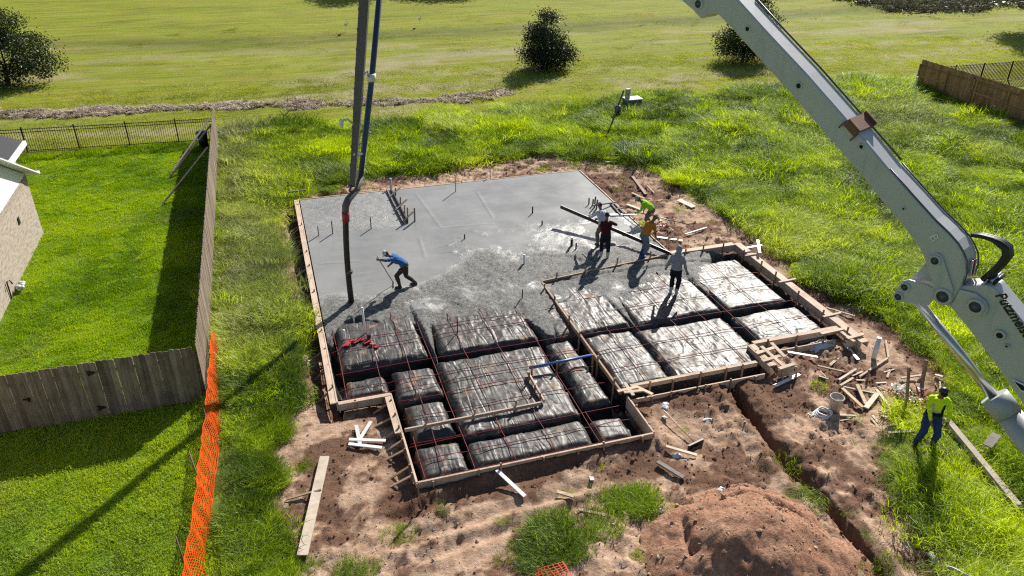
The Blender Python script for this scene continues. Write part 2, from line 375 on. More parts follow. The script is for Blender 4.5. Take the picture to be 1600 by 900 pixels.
def ground_mat():
    m, t = newmat('ground')
    pos = t.n('ShaderNodeNewGeometry').outputs['Position']
    z1 = t.n('ShaderNodeSeparateColor', {0: t.attr('zone')}).outputs; z2 = t.n('ShaderNodeSeparateColor', {0: t.attr('zone2')}).outputs
    nf = t.noise(9, 6, .7, pos); nm = t.noise(1.1, 5, .65, pos); nl = t.noise(.23, 4, .6, pos); nx = t.noise(38, 4, .7, pos)
    st = t.noise(1.0, 6, .7, t.n('ShaderNodeMapping', {'Vector': pos, 'Scale': (.16, 1.7, 1), 'Rotation': (0, 0, .02)}).outputs[0])
    # soils
    dry = t.mix(nm, (.51, .345, .235), (.68, .51, .38)); dry = t.mix(t.ramp(nf, [(.35, (0, 0, 0)), (.7, (1, 1, 1))]), t.mix(.45, dry, (.30, .175, .105)), dry)
    moist = t.mix(nf, (.085, .043, .026), (.19, .10, .065))
    wf = t.math('ADD', z2[1], t.math('MULTIPLY', t.math('SUBTRACT', nf, .5), .9), clamp=True)
    mid = t.mix(nf, (.20, .115, .07), (.36, .225, .145)); dry = t.mix(t.ramp(t.noise(2.3, 6, .72, pos), [(.42, (0, 0, 0)), (.62, (.85, .85, .85))]), dry, mid); soil = t.mix(wf, dry, moist)
    verge = t.mix(nm, (.07, .12, .010), (.16, .22, .02)); verge = t.mix(t.ramp(nf, [(.3, (0, 0, 0)), (.8, (.7, .7, .7))]), verge, (.14, .11, .05))
    lawn = t.mix(nm, (.09, .19, .006), (.14, .24, .008))
    lawn = t.mix(t.ramp(nf, [(.4, (0, 0, 0)), (.75, (.6, .6, .6))]), lawn, (.20, .25, .02))
    fld = t.mix(t.ramp(st, [(.35, (0, 0, 0)), (.62, (1, 1, 1))]), (.14, .175, .008), (.33, .325, .032))
    fld = t.mix(t.ramp(nl, [(.4, (0, 0, 0)), (.65, (.75, .75, .75))]), fld, (.25, .31, .015))
    fld = t.mix(t.ramp(nx, [(.35, (.6, .6, .6)), (.6, (0, 0, 0))]), fld, (.10, .115, .015))
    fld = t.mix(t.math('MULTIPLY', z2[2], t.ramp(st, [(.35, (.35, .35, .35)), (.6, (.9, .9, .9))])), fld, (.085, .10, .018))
    st2 = t.noise(1.0, 4, .65, t.n('ShaderNodeMapping', {'Vector': pos, 'Scale': (.22, 4.2, 1)}).outputs[0]); fld = t.mix(t.ramp(st2, [(.52, (0, 0, 0)), (.66, (.7, .7, .7))]), fld, (.10, .115, .022))
    st3 = t.noise(1.0, 5, .65, t.n('ShaderNodeMapping', {'Vector': pos, 'Scale': (.10, .8, 1), 'Location': (3, 7, 0)}).outputs[0]); fld = t.mix(t.ramp(st3, [(.52, (0, 0, 0)), (.68, (.6, .6, .6))]), fld, (.32, .255, .06))
    straw = t.mix(nf, (.34, .26, .19), (.60, .49, .40)); straw = t.mix(t.ramp(nx, [(.35, (.8, .8, .8)), (.55, (0, 0, 0))]), straw, (.09, .075, .04))
    fld = t.mix(z2[0], fld, straw)
    base = t.mix(z1[1], verge, lawn); base = t.mix(z1[2], base, fld); base = t.mix(z1[0], base, soil)
    h = t.math('ADD', t.math('MULTIPLY', nf, 1.0), t.math('MULTIPLY', nx, .35))
    t.pbr(base, .92, t.bump(h, .75, .06), spec=.12)
    M['ground'] = m; return m
ground()

# ================================================================== WET CONCRETE
PADS = dict(P1=(1.05, 3.65, 19.75, 22.35), P2=(1.02, 2.12, 18.2, 19.03), P3=(2.42, 3.6, 17.75, 19.13), P4=(2.5, 3.52, 15.95, 17.4), P5=(2.42, 3.52, 14.45, 15.58), P6=(3.78, 6.9, 14.45, 15.4),
            P7=(7.15, 8.05, 14.4, 15.25), P8=(4.08, 7.2, 19.65, 21.8), P9=(3.8, 7.08, 15.65, 19.25), P10=(7.35, 8.1, 16.0, 19.25), P11=(7.8, 10.4, 19.55, 22.6), P12=(8.65, 10.3, 16.45, 19.35),
            P13=(10.65, 13.9, 19.55, 22.9), P14=(10.45, 13.6, 16.42, 19.2), P15=(14.05, 16.45, 19.5, 22.9), P16=(13.98, 16.45, 17.35, 19.1))
def concrete():
    st = .05; xs = np.arange(.74, 16.82, st); ys = np.arange(18.6, 33.09, st); X, Y = np.meshgrid(xs, ys)
    front = np.interp(X, [.7, 1.3, 1.9, 2.5, 3.0, 3.65, 3.85, 4.1, 5, 6.2, 7.2, 7.5, 7.75, 8.1, 8.6, 9.4, 10.3, 10.5, 10.7, 11.5, 12.8, 13.8, 14.0, 14.4, 15.2, 15.6, 16.9],
                      [21.6, 22.2, 22.45, 22.0, 22.25, 21.6, 19.5, 21.4, 21.75, 21.3, 20.9, 19.7, 19.7, 20.7, 20.6, 21.6, 20.9, 19.5, 20.7, 21.3, 21.9, 21.6, 20.5, 22.3, 22.6, 23.3, 24.2])
    front = front+fbm(X*1.2, Y*1.2, 81, 4, .6)*.9
    d = Y-front
    garage = (X > 8.45) & (Y < 23.0)
    z = -.10*sst(1.4, 0, d)-1.0*sst(.05, -.7, d)
    z = z-np.where(garage, .055, 0)
    # rough, unscreeded band in front; screeded and floated behind
    edge = np.interp(X, [.7, 2.5, 4.0, 5.0, 6.2, 7.0, 9.5, 11.5, 14, 17], [24.0, 24.0, 24.0, 24.2, 25.0, 25.5, 25.6, 25.1, 24.9, 24.9])+fbm(X*.7, Y*.7, 83, 4)*1.6
    rough = sst(.5, -.4, Y-edge)*sst(-.16, .10, fbm(X*.75+1, Y*.75, 84, 5, .6)+.22*np.clip((edge-Y)/2.6, 0, 1))
    lum = fbm(X*2.0, Y*2.0, 85, 4, .62)*.16+np.abs(fbm(X*5, Y*5, 87, 3, .65))*.07
    z = z+rough*(lum-.02)+fbm(X*.5, Y*.5, 89)*.012
    # raked, not yet floated corner bay and gentle float ripples
    bay = sst(.2, -.2, X-4.55)*sst(28.6, 29.4, Y)
    z = z+bay*(fbm(X*3.2, Y*5, 91, 4)*.030)
    part = sst(-.10, .16, fbm(X*.9+2, Y*.9, 93, 5, .6))*(1-rough)*sst(28.5, 26.8, Y+fbm(X*.6, Y*.6, 94)*1.5)*sst(5.0, 6.5, X)
    z = z+part*fbm(X*4, Y*4, 95, 4, .6)*.05
    # screed drag line
    z = z-.05*np.exp(-((Y-(25.02-.02*(X-9)))/.07)**2)*((X > 8.3) & (X < 14))
    # float ridges and boot holes
    ridge = 0
    for a, b in [(((650, 303), (689, 356))), ((689, 356), (770, 349)), ((655, 372), (664, 402)), ((500, 412), (560, 408)), ((745, 300), (770, 340)), ((690, 395), (830, 380)), ((800, 300), (880, 290))]:
        A_, B_ = U(*a, 0), U(*b, 0); ridge = np.maximum(ridge, np.exp(-(segd(X, Y, [(A_.x, A_.y), (B_.x, B_.y)])/.05)**2))
    z = z+ridge*.012*(1-rough)
    for px, py in [(655, 449), (700, 440), (760, 430), (782, 436), (990, 415), (905, 405), (660, 455), (690, 462), (735, 452), (850, 425), (870, 430)]:
        c_ = U(px, py, 0); z = z-.07*np.exp(-(((X-c_.x)/.09)**2+((Y-c_.y)/.13)**2))
    ok = z > -1.05
    inside = (X < 13.97) | (Y < 23.56)
    k = ok & inside
    q = gridquads(len(xs), len(ys)); kk = k.ravel(); q = q[kk[q].all(1)]
    me = fastmesh('wet_concrete', np.stack([X.ravel(), Y.ravel(), z.ravel()], 1), q)
    a = me.attributes.new('rough', 'FLOAT', 'POINT'); a.data.foreach_set('value', np.clip(rough+bay*.26+part*.22, 0, 1).ravel().astype(np.float32))
    m, t = newmat('wet_concrete'); M['wet_concrete'] = m
    pos = t.n('ShaderNodeNewGeometry').outputs['Position']; rf = t.attr('rough', out='Fac')
    n1 = t.noise(.55, 4, .6, pos); n2 = t.noise(9, 8, .85, pos); n3 = t.noise(60, 3, .7, pos)
    tr = t.noise(1.0, 4, .6, t.n('ShaderNodeMapping', {'Vector': pos, 'Scale': (.5, 5, 1), 'Rotation': (0, 0, .25)}).outputs[0])
    smooth = t.mix(t.ramp(n1, [(.35, (0, 0, 0)), (.65, (1, 1, 1))]), (.222, .217, .206), (.282, .276, .262))
    smooth = t.mix(t.ramp(tr, [(.5, (0, 0, 0)), (.72, (.5, .5, .5))]), smooth, (.29, .288, .28))
    rgh = t.ramp(n2, [(.38, (.03, .029, .028)), (.5, (.13, .127, .12)), (.64, (.32, .312, .295))])
    base = t.mix(rf, smooth, rgh)
    hh = t.math('ADD', t.math('MULTIPLY', t.math('MULTIPLY', t.math('ADD', n2, n3), rf), 1.0), t.math('MULTIPLY', tr, .03))
    t.pbr(base, t.math('ADD', t.math('MULTIPLY', rf, .25), t.math('ADD', t.math('MULTIPLY', n1, .35), .12)), t.bump(hh, .9, .05), spec=.45)
    me.materials.append(m)
    tag(link('wet_concrete', me), 'freshly poured wet grey concrete slab inside the wooden forms', 'concrete slab')
concrete()

# ================================================================== PLASTIC COVERED PADS
PADLAB = dict(P1='large plastic covered pad behind the red tape and standing white pipes', P2='smallest plastic pad in the left corner of the forms', P3='squarish plastic pad between the left corner pad and the big central pad',
              P4='rounded plastic pad with a pale rim beside the step in the left form', P5='plastic pad in the front left corner of the formwork', P6='long low plastic pad along the front form board', P7='small plastic pad in the front right corner of the house forms',
              P8='wide plastic pad bordering the wet concrete with a black rod standing in it', P9='biggest plastic covered pad in the middle with the porch forms above it', P10='narrow plastic pad under the blue tube beside the garage step board',
              P11='plastic pad half buried in concrete under the inner corner board', P12='plastic pad just right of the garage step board', P13='plastic pad under the feet of the worker in the grey hoodie', P14='big glinting plastic pad behind the garage front board',
              P15='dusty plastic pad in the back right corner of the garage', P16='plastic pad in the front right corner of the garage')
def pad(key, i):
    x0, x1, y0, y1 = PADS[key]; ov = .16; st = .04
    top = -.10 if x0 < 8.3 else -.15; x0 -= .03; x1 += .03; y0 -= .03; y1 += .03
    xs = np.linspace(x0-ov, x1+ov, int((x1-x0+2*ov)/st)); ys = np.linspace(y0-ov, y1+ov, int((y1-y0+2*ov)/st)); X, Y = np.meshgrid(xs, ys)
    r = .12; cx, cy = (x0+x1)/2, (y0+y1)/2
    qx = np.abs(X-cx)-(x1-x0)/2+r; qy = np.abs(Y-cy)-(y1-y0)/2+r
    d = np.hypot(np.maximum(qx, 0), np.maximum(qy, 0))+np.minimum(np.maximum(qx, qy), 0)-r   # <0 inside
    d = d+fbm(X*1.6, Y*1.6, 101+i, 3)*.16
    dome = -.03*np.clip(1+d/.8, 0, 1)**2
    prof = np.where(d < 0, -.10*sst(-.20, 0, d)**2+dome, -.10-dome*0-np.clip(d/.16, 0, 1)**.8*.62)
    ang = .6+.5*math.sin(i*2.1); u = X*math.cos(ang)+Y*math.sin(ang); v = -X*math.sin(ang)+Y*math.cos(ang)
    rid = 1-2*np.abs(fbm(u*1.3+fbm(X*1.2, Y*1.2, 5)*2, v*2.6+fbm(X*1.5, Y*1.5, 7)*2, 111+i, 3, .45)*1.6)
    # gathers that run down the sides
    along = np.where(np.abs(qx) < np.abs(qy), X, Y)
    fold = (1-np.abs(2*vn(along*5.5, along*0+i, 131))) * sst(-.35, .05, d)
    z = top+prof+(rid-.7)*.030+fold*.014+fbm(X*1.0, Y*1.0, 121+i, 3)*.06
    me = fastmesh('plastic_pad', np.stack([X.ravel(), Y.ravel(), z.ravel()], 1), gridquads(len(xs), len(ys)))
    me.materials.append(M['black_plastic'])
    tag(link('plastic_pad', me, center=True), PADLAB[key], 'plastic pad', 'plastic covered pads inside the forms')
for i, k in enumerate(PADS): pad(k, i)
def liner():
    st = .09; xs = np.arange(.72, 16.84, st); ys = np.arange(14.22, 24.2, st); X, Y = np.meshgrid(xs, ys)
    s = sdf(SLAB, X.ravel(), Y.ravel()).reshape(X.shape)
    z = -.86+fbm(X*2.2, Y*2.2, 141, 4)*.10+.45*sst(.25, .0, s)
    q = gridquads(len(xs), len(ys)); ok = (s > .015).ravel(); q = q[ok[q].all(1)]
    me = fastmesh('plastic_liner', np.stack([X.ravel(), Y.ravel(), z.ravel()], 1), q); me.materials.append(M['black_plastic'])
    tag(link('plastic_liner', me), 'black plastic sheet lining the beam trenches between the pads', 'plastic sheet')
liner()

# ================================================================== FORMWORK
def form(label, a, b, ht=.30, th=.04, ledge=0, ledge_side=1, z=0.0, stakes=0, stake_side=1, stake_out=.06, stake_top=.02, kick=False, inner=False, sink=.55, mat='form_wood'):
    a = Vector((*a, z)); b = Vector((*b, z)); d = (b-a).normalized(); nrm = Vector((-d.y, d.x, 0))
    t = thing('form_board', label, 'form board', ((a+b)/2)+Vector((0, 0, -ht/2)), 'wooden formwork of the slab')
    L = (b-a).length; n = max(1, int(L/3.7+.5)); p = a
    for k in range(n):
        q = a+(b-a)*((k+1)/n); g = d*.004; j = nrm*random.uniform(-.008, .008)
        MB().bar(p+g+j+Vector((0, 0, -ht/2)), q-g+j+Vector((0, 0, -ht/2)), th, ht).build('board', mat, t)
        if ledge:
            off = nrm*(ledge_side*(th/2+.003+ledge/2)); dz = Vector((0, 0, -.02+random.uniform(-.01, .008)))
            MB().bar(p+off+dz+g, q+off+dz-g+nrm*random.uniform(-.015, .015), ledge, .038).build('ledge_plank', mat, t)
        p = q
    if inner:
        off = nrm*(ledge_side*(th/2+ledge+.03)); MB().bar(a+off+Vector((0, 0, -ht*.4)), b+off+Vector((0, 0, -ht*.4)), .04, ht*.7).build('outer_board', mat, t)
    for k in range(stakes):
        f = (k+.5+random.uniform(-.2, .2))/stakes; c = a+(b-a)*f+nrm*(stake_side*(th/2+.028+random.uniform(0, .01)))
        lean = nrm*(stake_side*random.uniform(0, stake_out)); top = stake_top+random.uniform(-.04, .10)
        MB().bar(c+Vector((0, 0, top))-lean*.1, c+lean+Vector((0, 0, -sink)), .045, .045, up=d).build('stake', 'stake_wood', t)
        if kick:
            e = c+nrm*stake_side*.02+Vector((0, 0, -.06)); g = c+nrm*(stake_side*random.uniform(.45, .7))+d*random.uniform(-.1, .1)
            g.z = gz(g.x, g.y)-.03
            MB().bar(e, g, .07, .03).build('brace', 'stake_wood', t)
    return t
form('long pale form board along the left edge of the slab', (.68, 33.15), (.68, 17.93), ledge=.16, ledge_side=-1, stakes=13, stake_side=-1, kick=True)
form('short form board closing the left corner step', (.70, 17.93), (2.17, 17.93), ledge=.10, ledge_side=-1, stakes=2, stake_side=-1)
form('wide topped form board just after the corner step', (2.18, 17.92), (2.18, 16.15), ledge=.17, ledge_side=-1, stakes=3, stake_side=-1, kick=True)
form('narrow form board on the front left side', (2.18, 16.14), (2.18, 14.18), th=.05, stakes=4, stake_side=-1, kick=True)
form('long thin form board across the very front', (2.20, 14.18), (8.54, 14.18), th=.05, stakes=7, stake_side=-1, stake_out=.12)
form('wide short form board at the front right corner of the house', (8.57, 14.20), (8.57, 15.86), ht=.42, th=.045, stakes=2, stake_side=-1)
form('outer form board in front of the garage, lowest of the pair', (8.72, 15.84), (13.1, 15.84), z=-.16, ht=.30, stakes=5, stake_side=-1, stake_out=.12)
form('bright inner board along the garage front, above the dark gap', (8.85, 16.22), (13.05, 16.22), z=.02, ht=.14, th=.045, ledge=.07, ledge_side=1, stakes=5, stake_side=-1, sink=.8)
form('board on the short side of the garage front step', (13.32, 15.95), (13.32, 17.15), ht=.25, th=.05, ledge=.2, ledge_side=-1, stakes=2, stake_side=-1)
form('paired form boards at the right half of the garage front', (13.55, 17.18), (16.75, 17.18), ht=.20, ledge=.12, ledge_side=1, stakes=3, stake_side=-1, sink=.8)
form('lower board in front of the right half of the garage', (14.2, 16.85), (16.4, 16.85), z=-.18, ht=.2, stakes=2, stake_side=-1)
form('long double form board on the right side of the garage', (16.87, 16.25), (16.87, 23.75), ht=.30, ledge=.22, ledge_side=-1, inner=True, stakes=6, stake_side=1, stake_top=.12, sink=.7)
form('double form board at the back of the garage beside the dirt', (16.85, 23.62), (14.05, 23.62), ht=.28, ledge=.18, ledge_side=-1, inner=True, stakes=3, stake_side=1, stake_top=.12, sink=.7)
form('form board on the right edge of the finished slab', (14.03, 23.7), (14.03, 33.12), th=.045, stakes=7, stake_side=-1)
form('form board along the far edge of the slab', (14.0, 33.13), (.70, 33.13), th=.045, stakes=6, stake_side=-1)
form('suspended step board between house slab and garage', (8.48, 22.9), (8.48, 16.1), z=.02, ht=.14, th=.06, stakes=6, stake_side=-1, stake_top=.16, sink=.75, mat='stake_wood')
form('suspended step board along the back of the garage over wet concrete', (8.50, 22.93), (13.9, 23.58), z=.03, ht=.10, th=.05, stakes=4, stake_side=1, stake_top=.22, sink=.6, mat='stake_wood')
form('cross board over the front pads with tall stakes', (2.25, 16.2), (6.1, 16.25), z=.05, ht=.10, th=.05, stakes=3, stake_side=1, stake_top=.15, sink=.85)
form('short zigzag board of the porch form over the big pad', (6.22, 16.3), (6.22, 17.75), z=.06, ht=.10, th=.045, stakes=3, stake_side=1, stake_top=.12, sink=.7)
t = thing('blue_tube', 'blue tube lying on stakes over the narrow pad', 'tube', (7.2, 17.86, 0))
MB().tube([(6.3, 17.84, .08), (8.35, 17.92, .10)], .04, 10).build('tube', 'blue_tube', t)
for x in (6.35, 7.15, 8.3): MB().bar((x, 17.78, .22), (x+.02, 17.78, -.75), .045, .045, up=(1, 0, 0)).build('stake', 'stake_wood', t)
# cross ties and blocks on the garage forms
tie_labels = ['flat tie board across the right garage form near its back corner', 'flat tie board across the middle of the right garage form', 'flat tie board near the front end of the right garage form']
for (x, y), lb in zip([(16.98, 22.6), (16.98, 20.4), (16.98, 17.9)], tie_labels):
    tag(MB().bar((x-.32, y, .022), (x+.42, y+.05, .02), .09, .035).build('tie_board', 'form_wood'), lb, 'board', 'tie boards on the garage forms')
blk = thing('form_box', 'boxed corner of short boards at the step in the garage front', 'form box', (13.55, 16.35, -.1))
for a, b in [((13.25, 16.6), (14.0, 16.75)), ((13.2, 16.2), (13.9, 16.3)), ((13.45, 15.7), (14.05, 15.8)), ((13.62, 16.9), (13.68, 15.7)), ((14.05, 17.0), (14.0, 16.2))]:
    MB().bar((*a, .03+random.random()*.02), (*b, .03), .12, .04).build('board', 'form_wood', blk)
MB().box((13.75, 15.72, -.14), (.5, .04, .30)).build('board', 'form_wood', blk)
for p in ((13.55, 15.66), (14.08, 15.72)): MB().bar((*p, -.02), (p[0]+.06, p[1]-.1, -.6), .06, .04, up=(1, 0, 0)).build('stake', 'stake_wood', blk)
blk = thing('form_box', 'boxed corner of short boards at the front end of the right garage form', 'form box', (16.6, 17.0, -.1))
for a, b in [((15.9, 17.0), (16.8, 17.05)), ((16.5, 16.5), (17.2, 16.6)), ((16.6, 16.9), (16.62, 16.3))]:
    MB().bar((*a, .035+random.random()*.02), (*b, .035), .12, .04).build('board', 'form_wood', blk)
MB().box((16.7, 16.45, -.12), (.45, .04, .26)).build('board', 'form_wood', blk)
blk = thing('form_box', 'boxed corner of short boards where house and garage fronts meet', 'form box', (8.75, 16.0, -.05))
for a, b in [((8.35, 16.05), (9.0, 16.1)), ((8.7, 15.75), (8.72, 16.4)), ((8.95, 16.15), (9.25, 15.65)), ((8.5, 15.95), (9.1, 15.9))]:
    MB().bar((*a, .045+random.random()*.02), (*b, .045), .10, .04).build('board', 'form_wood', blk)

# ================================================================== POST-TENSION CABLES
def cable(label, pts, r=.011):
    P = []
    for a, b in zip(pts[:-1], pts[1:]):
        n = max(2, int((Vector(b)-Vector(a)).length/.35))
        P += [Vector(a).lerp(Vector(b), k/n) for k in range(n)]
    P.append(Vector(pts[-1])); ph = random.random()*6
    P = [p+Vector((.012*math.sin(ph+p.y*1.7), .012*math.sin(ph+p.x*1.9), .012*math.sin(ph+1.3*(p.x+p.y)))) for p in P]
    tag(MB().tube(P, r, 5).build('tension_cable', 'cable_red'), label, 'cable', 'red tension cables strung across the pads')
def sag(fixed, lo, hi, axis):
    out = []; v = lo
    while v < hi+.01:
        p = (fixed, v) if axis == 'y' else (v, fixed)
        on = any(x0 < p[0] < x1 and y0 < p[1] < y1 for x0, x1, y0, y1 in PADS.values())
        z = (-.055 if p[0] < 8.4 else -.10) if on else (-.10 if p[0] < 8.4 else -.14)
        out.append((p[0], p[1], z)); v += .35
    return out
for k, (x, a, b) in enumerate([(.98, 18.0, 23), (2.04, 18.0, 23), (2.95, 14.25, 23), (2.42, 14.25, 16.1), (3.68, 14.25, 23), (4.75, 14.25, 22.5), (5.85, 14.25, 22.3), (7.08, 14.25, 22), (7.2, 14.25, 15.7), (9.55, 16.3, 22.4), (10.5, 15.95, 22.2), (10.62, 15.95, 16.6), (11.8, 16.3, 22.6), (12.9, 16.3, 22.8), (13.92, 16.2, 22.4), (15.2, 17.3, 23.2)]):
    nth = ['first', 'second', 'fourth', 'third', 'fifth', 'sixth', 'seventh', 'eighth', 'ninth', 'tenth', 'eleventh', 'twelfth', 'thirteenth', 'fourteenth', 'fifteenth', 'sixteenth'][k]
    cable(f'{nth} red cable from the left among those running front to back', sag(x, a, b, 'y'))
for k, (y, a, b) in enumerate([(14.32, 2.25, 8.4), (14.98, 2.25, 8.45), (15.62, 2.25, 8.45), (15.72, 2.3, 4.0), (16.75, 2.3, 8.3), (17.6, 2.3, 8.3), (18.12, .8, 8.3), (18.55, .8, 8.3), (19.42, .8, 8.4), (20.6, .8, 8.4), (21.15, 1.0, 8.4)]):
    cable(f'{["front most","second","third","short fourth","fifth","sixth","seventh","eighth","ninth","tenth","eleventh"][k]} red cross cable counted from the front in the house part', sag(y, a, b, 'x'))
for k, (y, a, b) in enumerate([(17.3, 8.6, 13.9), (18.3, 8.6, 16.7), (19.38, 8.6, 16.7), (20.5, 8.6, 16.7), (21.5, 8.6, 16.7)]):
    cable(f'{["front most","second","third","fourth","fifth"][k]} cross cable counted from the front in the garage part', sag(y, a, b, 'x'))
# ================================================================== FENCES
def share(name, me, parent, loc, rot=(0, 0, 0), scale=None):
    o = bpy.data.objects.new(name, me); col.objects.link(o); o.parent = parent; o.location = loc; o.rotation_euler = rot
    if scale: o.scale = scale
    return o
def board_mesh(wd, ht, th, ear=.03, mat='fence_wood'):
    b = MB(); p = [(-wd/2, 0, 0), (wd/2, 0, 0), (wd/2, 0, ht-ear), (wd/2-ear, 0, ht), (-wd/2+ear, 0, ht), (-wd/2, 0, ht-ear)]
    b.prism(p, (0, th, 0)); return b.mesh('board', mat)
GZ = -.27
def wood_fence(name, label, a, b, ht=1.83, mat='fence_wood', face=1, gap=.004, gate=None, rails_seen=True):
    a = Vector((*a, GZ)); b = Vector((*b, GZ)); d = (b-a).normalized(); L = (b-a).length; nrm = Vector((-d.y, d.x, 0)); ang = math.atan2(d.y, d.x)
    t = thing(name, label, 'fence', a)
    ms = [board_mesh(.139, ht*s, .017, mat=mat) for s in (1, .994, 1.006)]
    n = int(L/(.139+gap)); stp = L/n
    for k in range(n):
        wide = random.uniform(.995, 1.008)
        share('board', ms[k % 3], t, d*(stp*(k+.5))+nrm*(face*random.uniform(.02, .026)-(.017 if face < 0 else 0))+Vector((0, 0, random.uniform(-.01, .01))), (0, random.uniform(-.006, .006), ang), (wide*stp/.1425, 1, 1))
    for h in (.25, .85, 1.5):
        MB().bar(a+Vector((0, 0, h)), b+Vector((0, 0, h)), .036, .085).build('rail', mat, t)
    pm = MB().box((0, 0, ht*.43), (.09, .09, ht*.86)).mesh('post', mat)
    for k in range(int(L/2.4)+1): share('post', pm, t, d*min(L-.06, 2.4*k+.06)-nrm*(face*.065), (0, 0, ang))
    return t, d, nrm
t, d, n_ = wood_fence('wood_fence', 'weathered grey wooden fence running back along the side of the lawn', (-2.86, 19.55), (-2.86, 43.3), face=-1)
t, d, n_ = wood_fence('wood_fence', 'dark shaded wooden fence with gate facing the lower lawn', (-10.6, 19.5), (-2.92, 19.5), face=-1, gap=.009)
hinge = MB().prism([(0, 0, -.09), (.19, 0, -.02), (.19, 0, .02), (0, 0, .09)], (0, -.012, 0)).mesh('hinge', 'steel_black')
for z in (.35, 1.5): share('hinge', hinge, t, (5.02, -.05, z), (0, 0, 0))
latch = MB().box((0, 0, 0), (.16, .02, .05)).box((.04, -.01, -.02), (.04, .03, .12)).mesh('latch', 'steel_black')
share('latch', latch, t, (3.45, -.055, 1.0))
# braces leaning against the side fence
for k, (y, x2, z) in enumerate([(41.7, -4.9, 1.5), (40.4, -5.0, 1.45), (36.9, -5.1, 1.5)]):
    tag(MB().bar((-2.93, y, z), (x2, y-2.6+.2*k, gz(x2, y-2.6)+.02), .085, .04).build('fence_brace', 'pale_wood' if k == 0 else 'fence_wood'),
        ['pale timber prop leaning on the fence, farthest of the three', 'middle grey timber prop leaning on the fence', 'long grey timber prop leaning on the fence, nearest of the three'][k], 'prop', 'timber props inside the fence')
def iron_fence(label, a, b, ht=1.28, step=.112, pw=.02):
    a = Vector((*a, GZ)); b = Vector((*b, GZ)); d = (b-a).normalized(); L = (b-a).length
    t = thing('iron_fence', label, 'fence', a)
    pk = MB().box((0, 0, ht/2), (pw, pw, ht)).add([(-.01, -.01, ht), (.01, -.01, ht), (.01, .01, ht), (-.01, .01, ht), (0, 0, ht+.05)], [(0, 1, 4), (1, 2, 4), (2, 3, 4), (3, 0, 4)]).mesh('picket', 'steel_black')
    ps = MB().box((0, 0, ht/2+.03), (.06, .06, ht+.06)).box((0, 0, ht+.07), (.08, .08, .03)).mesh('post', 'steel_black')
    for k in range(int(L/step)): share('picket', pk, t, d*(step*(k+.5)))
    for k in range(int(L/2.45)+1): share('post', ps, t, d*(2.45*k))
    for h in (.12, ht-.18, ht-.03): MB().bar(a+Vector((0, 0, h)), b+Vector((0, 0, h)), .03, .03).build('rail', 'steel_black', t)
iron_fence('black iron picket fence at the back of the left lawn', (-14.6, 44.2), (-3.0, 43.35))
iron_fence('black iron picket fence behind the brown wooden fence on the right', (43.2, 42.4), (62, 42.0), step=.125, pw=.034)
t, d, n_ = wood_fence('wood_fence', 'newer brown wooden fence with framed gate on the right lot', (42.5, 42.3), (42.5, 29.0), mat='fence_wood_new', face=1, ht=1.9)
for a, b in [((-.045, -4.6, .12), (-.045, -4.6, 1.8)), ((-.045, -4.55, .9), (-.045, -6.8, .9)), ((-.045, -4.55, 1.72), (-.045, -6.8, 1.72)), ((-.045, -4.55, .2), (-.045, -6.8, .2))]:
    o = MB().bar(a, b, .09, .04, up=(1, 0, 0)).build('gate_frame', 'fence_wood_new', center=False); o.parent = t
b_ = thing('trash_bin', 'small dark bin with teal lid in the far corner of the lawn', 'bin', (-3.55, 42.6, GZ))
MB().lathe([(.0, 0), (.22, 0), (.27, .75), (.0, .75)], 12).build('body', 'steel_black', b_, center=False)
MB().lathe([(.29, .74), (.29, .80), (.2, .87), (0, .88)], 12).build('lid', 'bin_teal', b_, center=False)

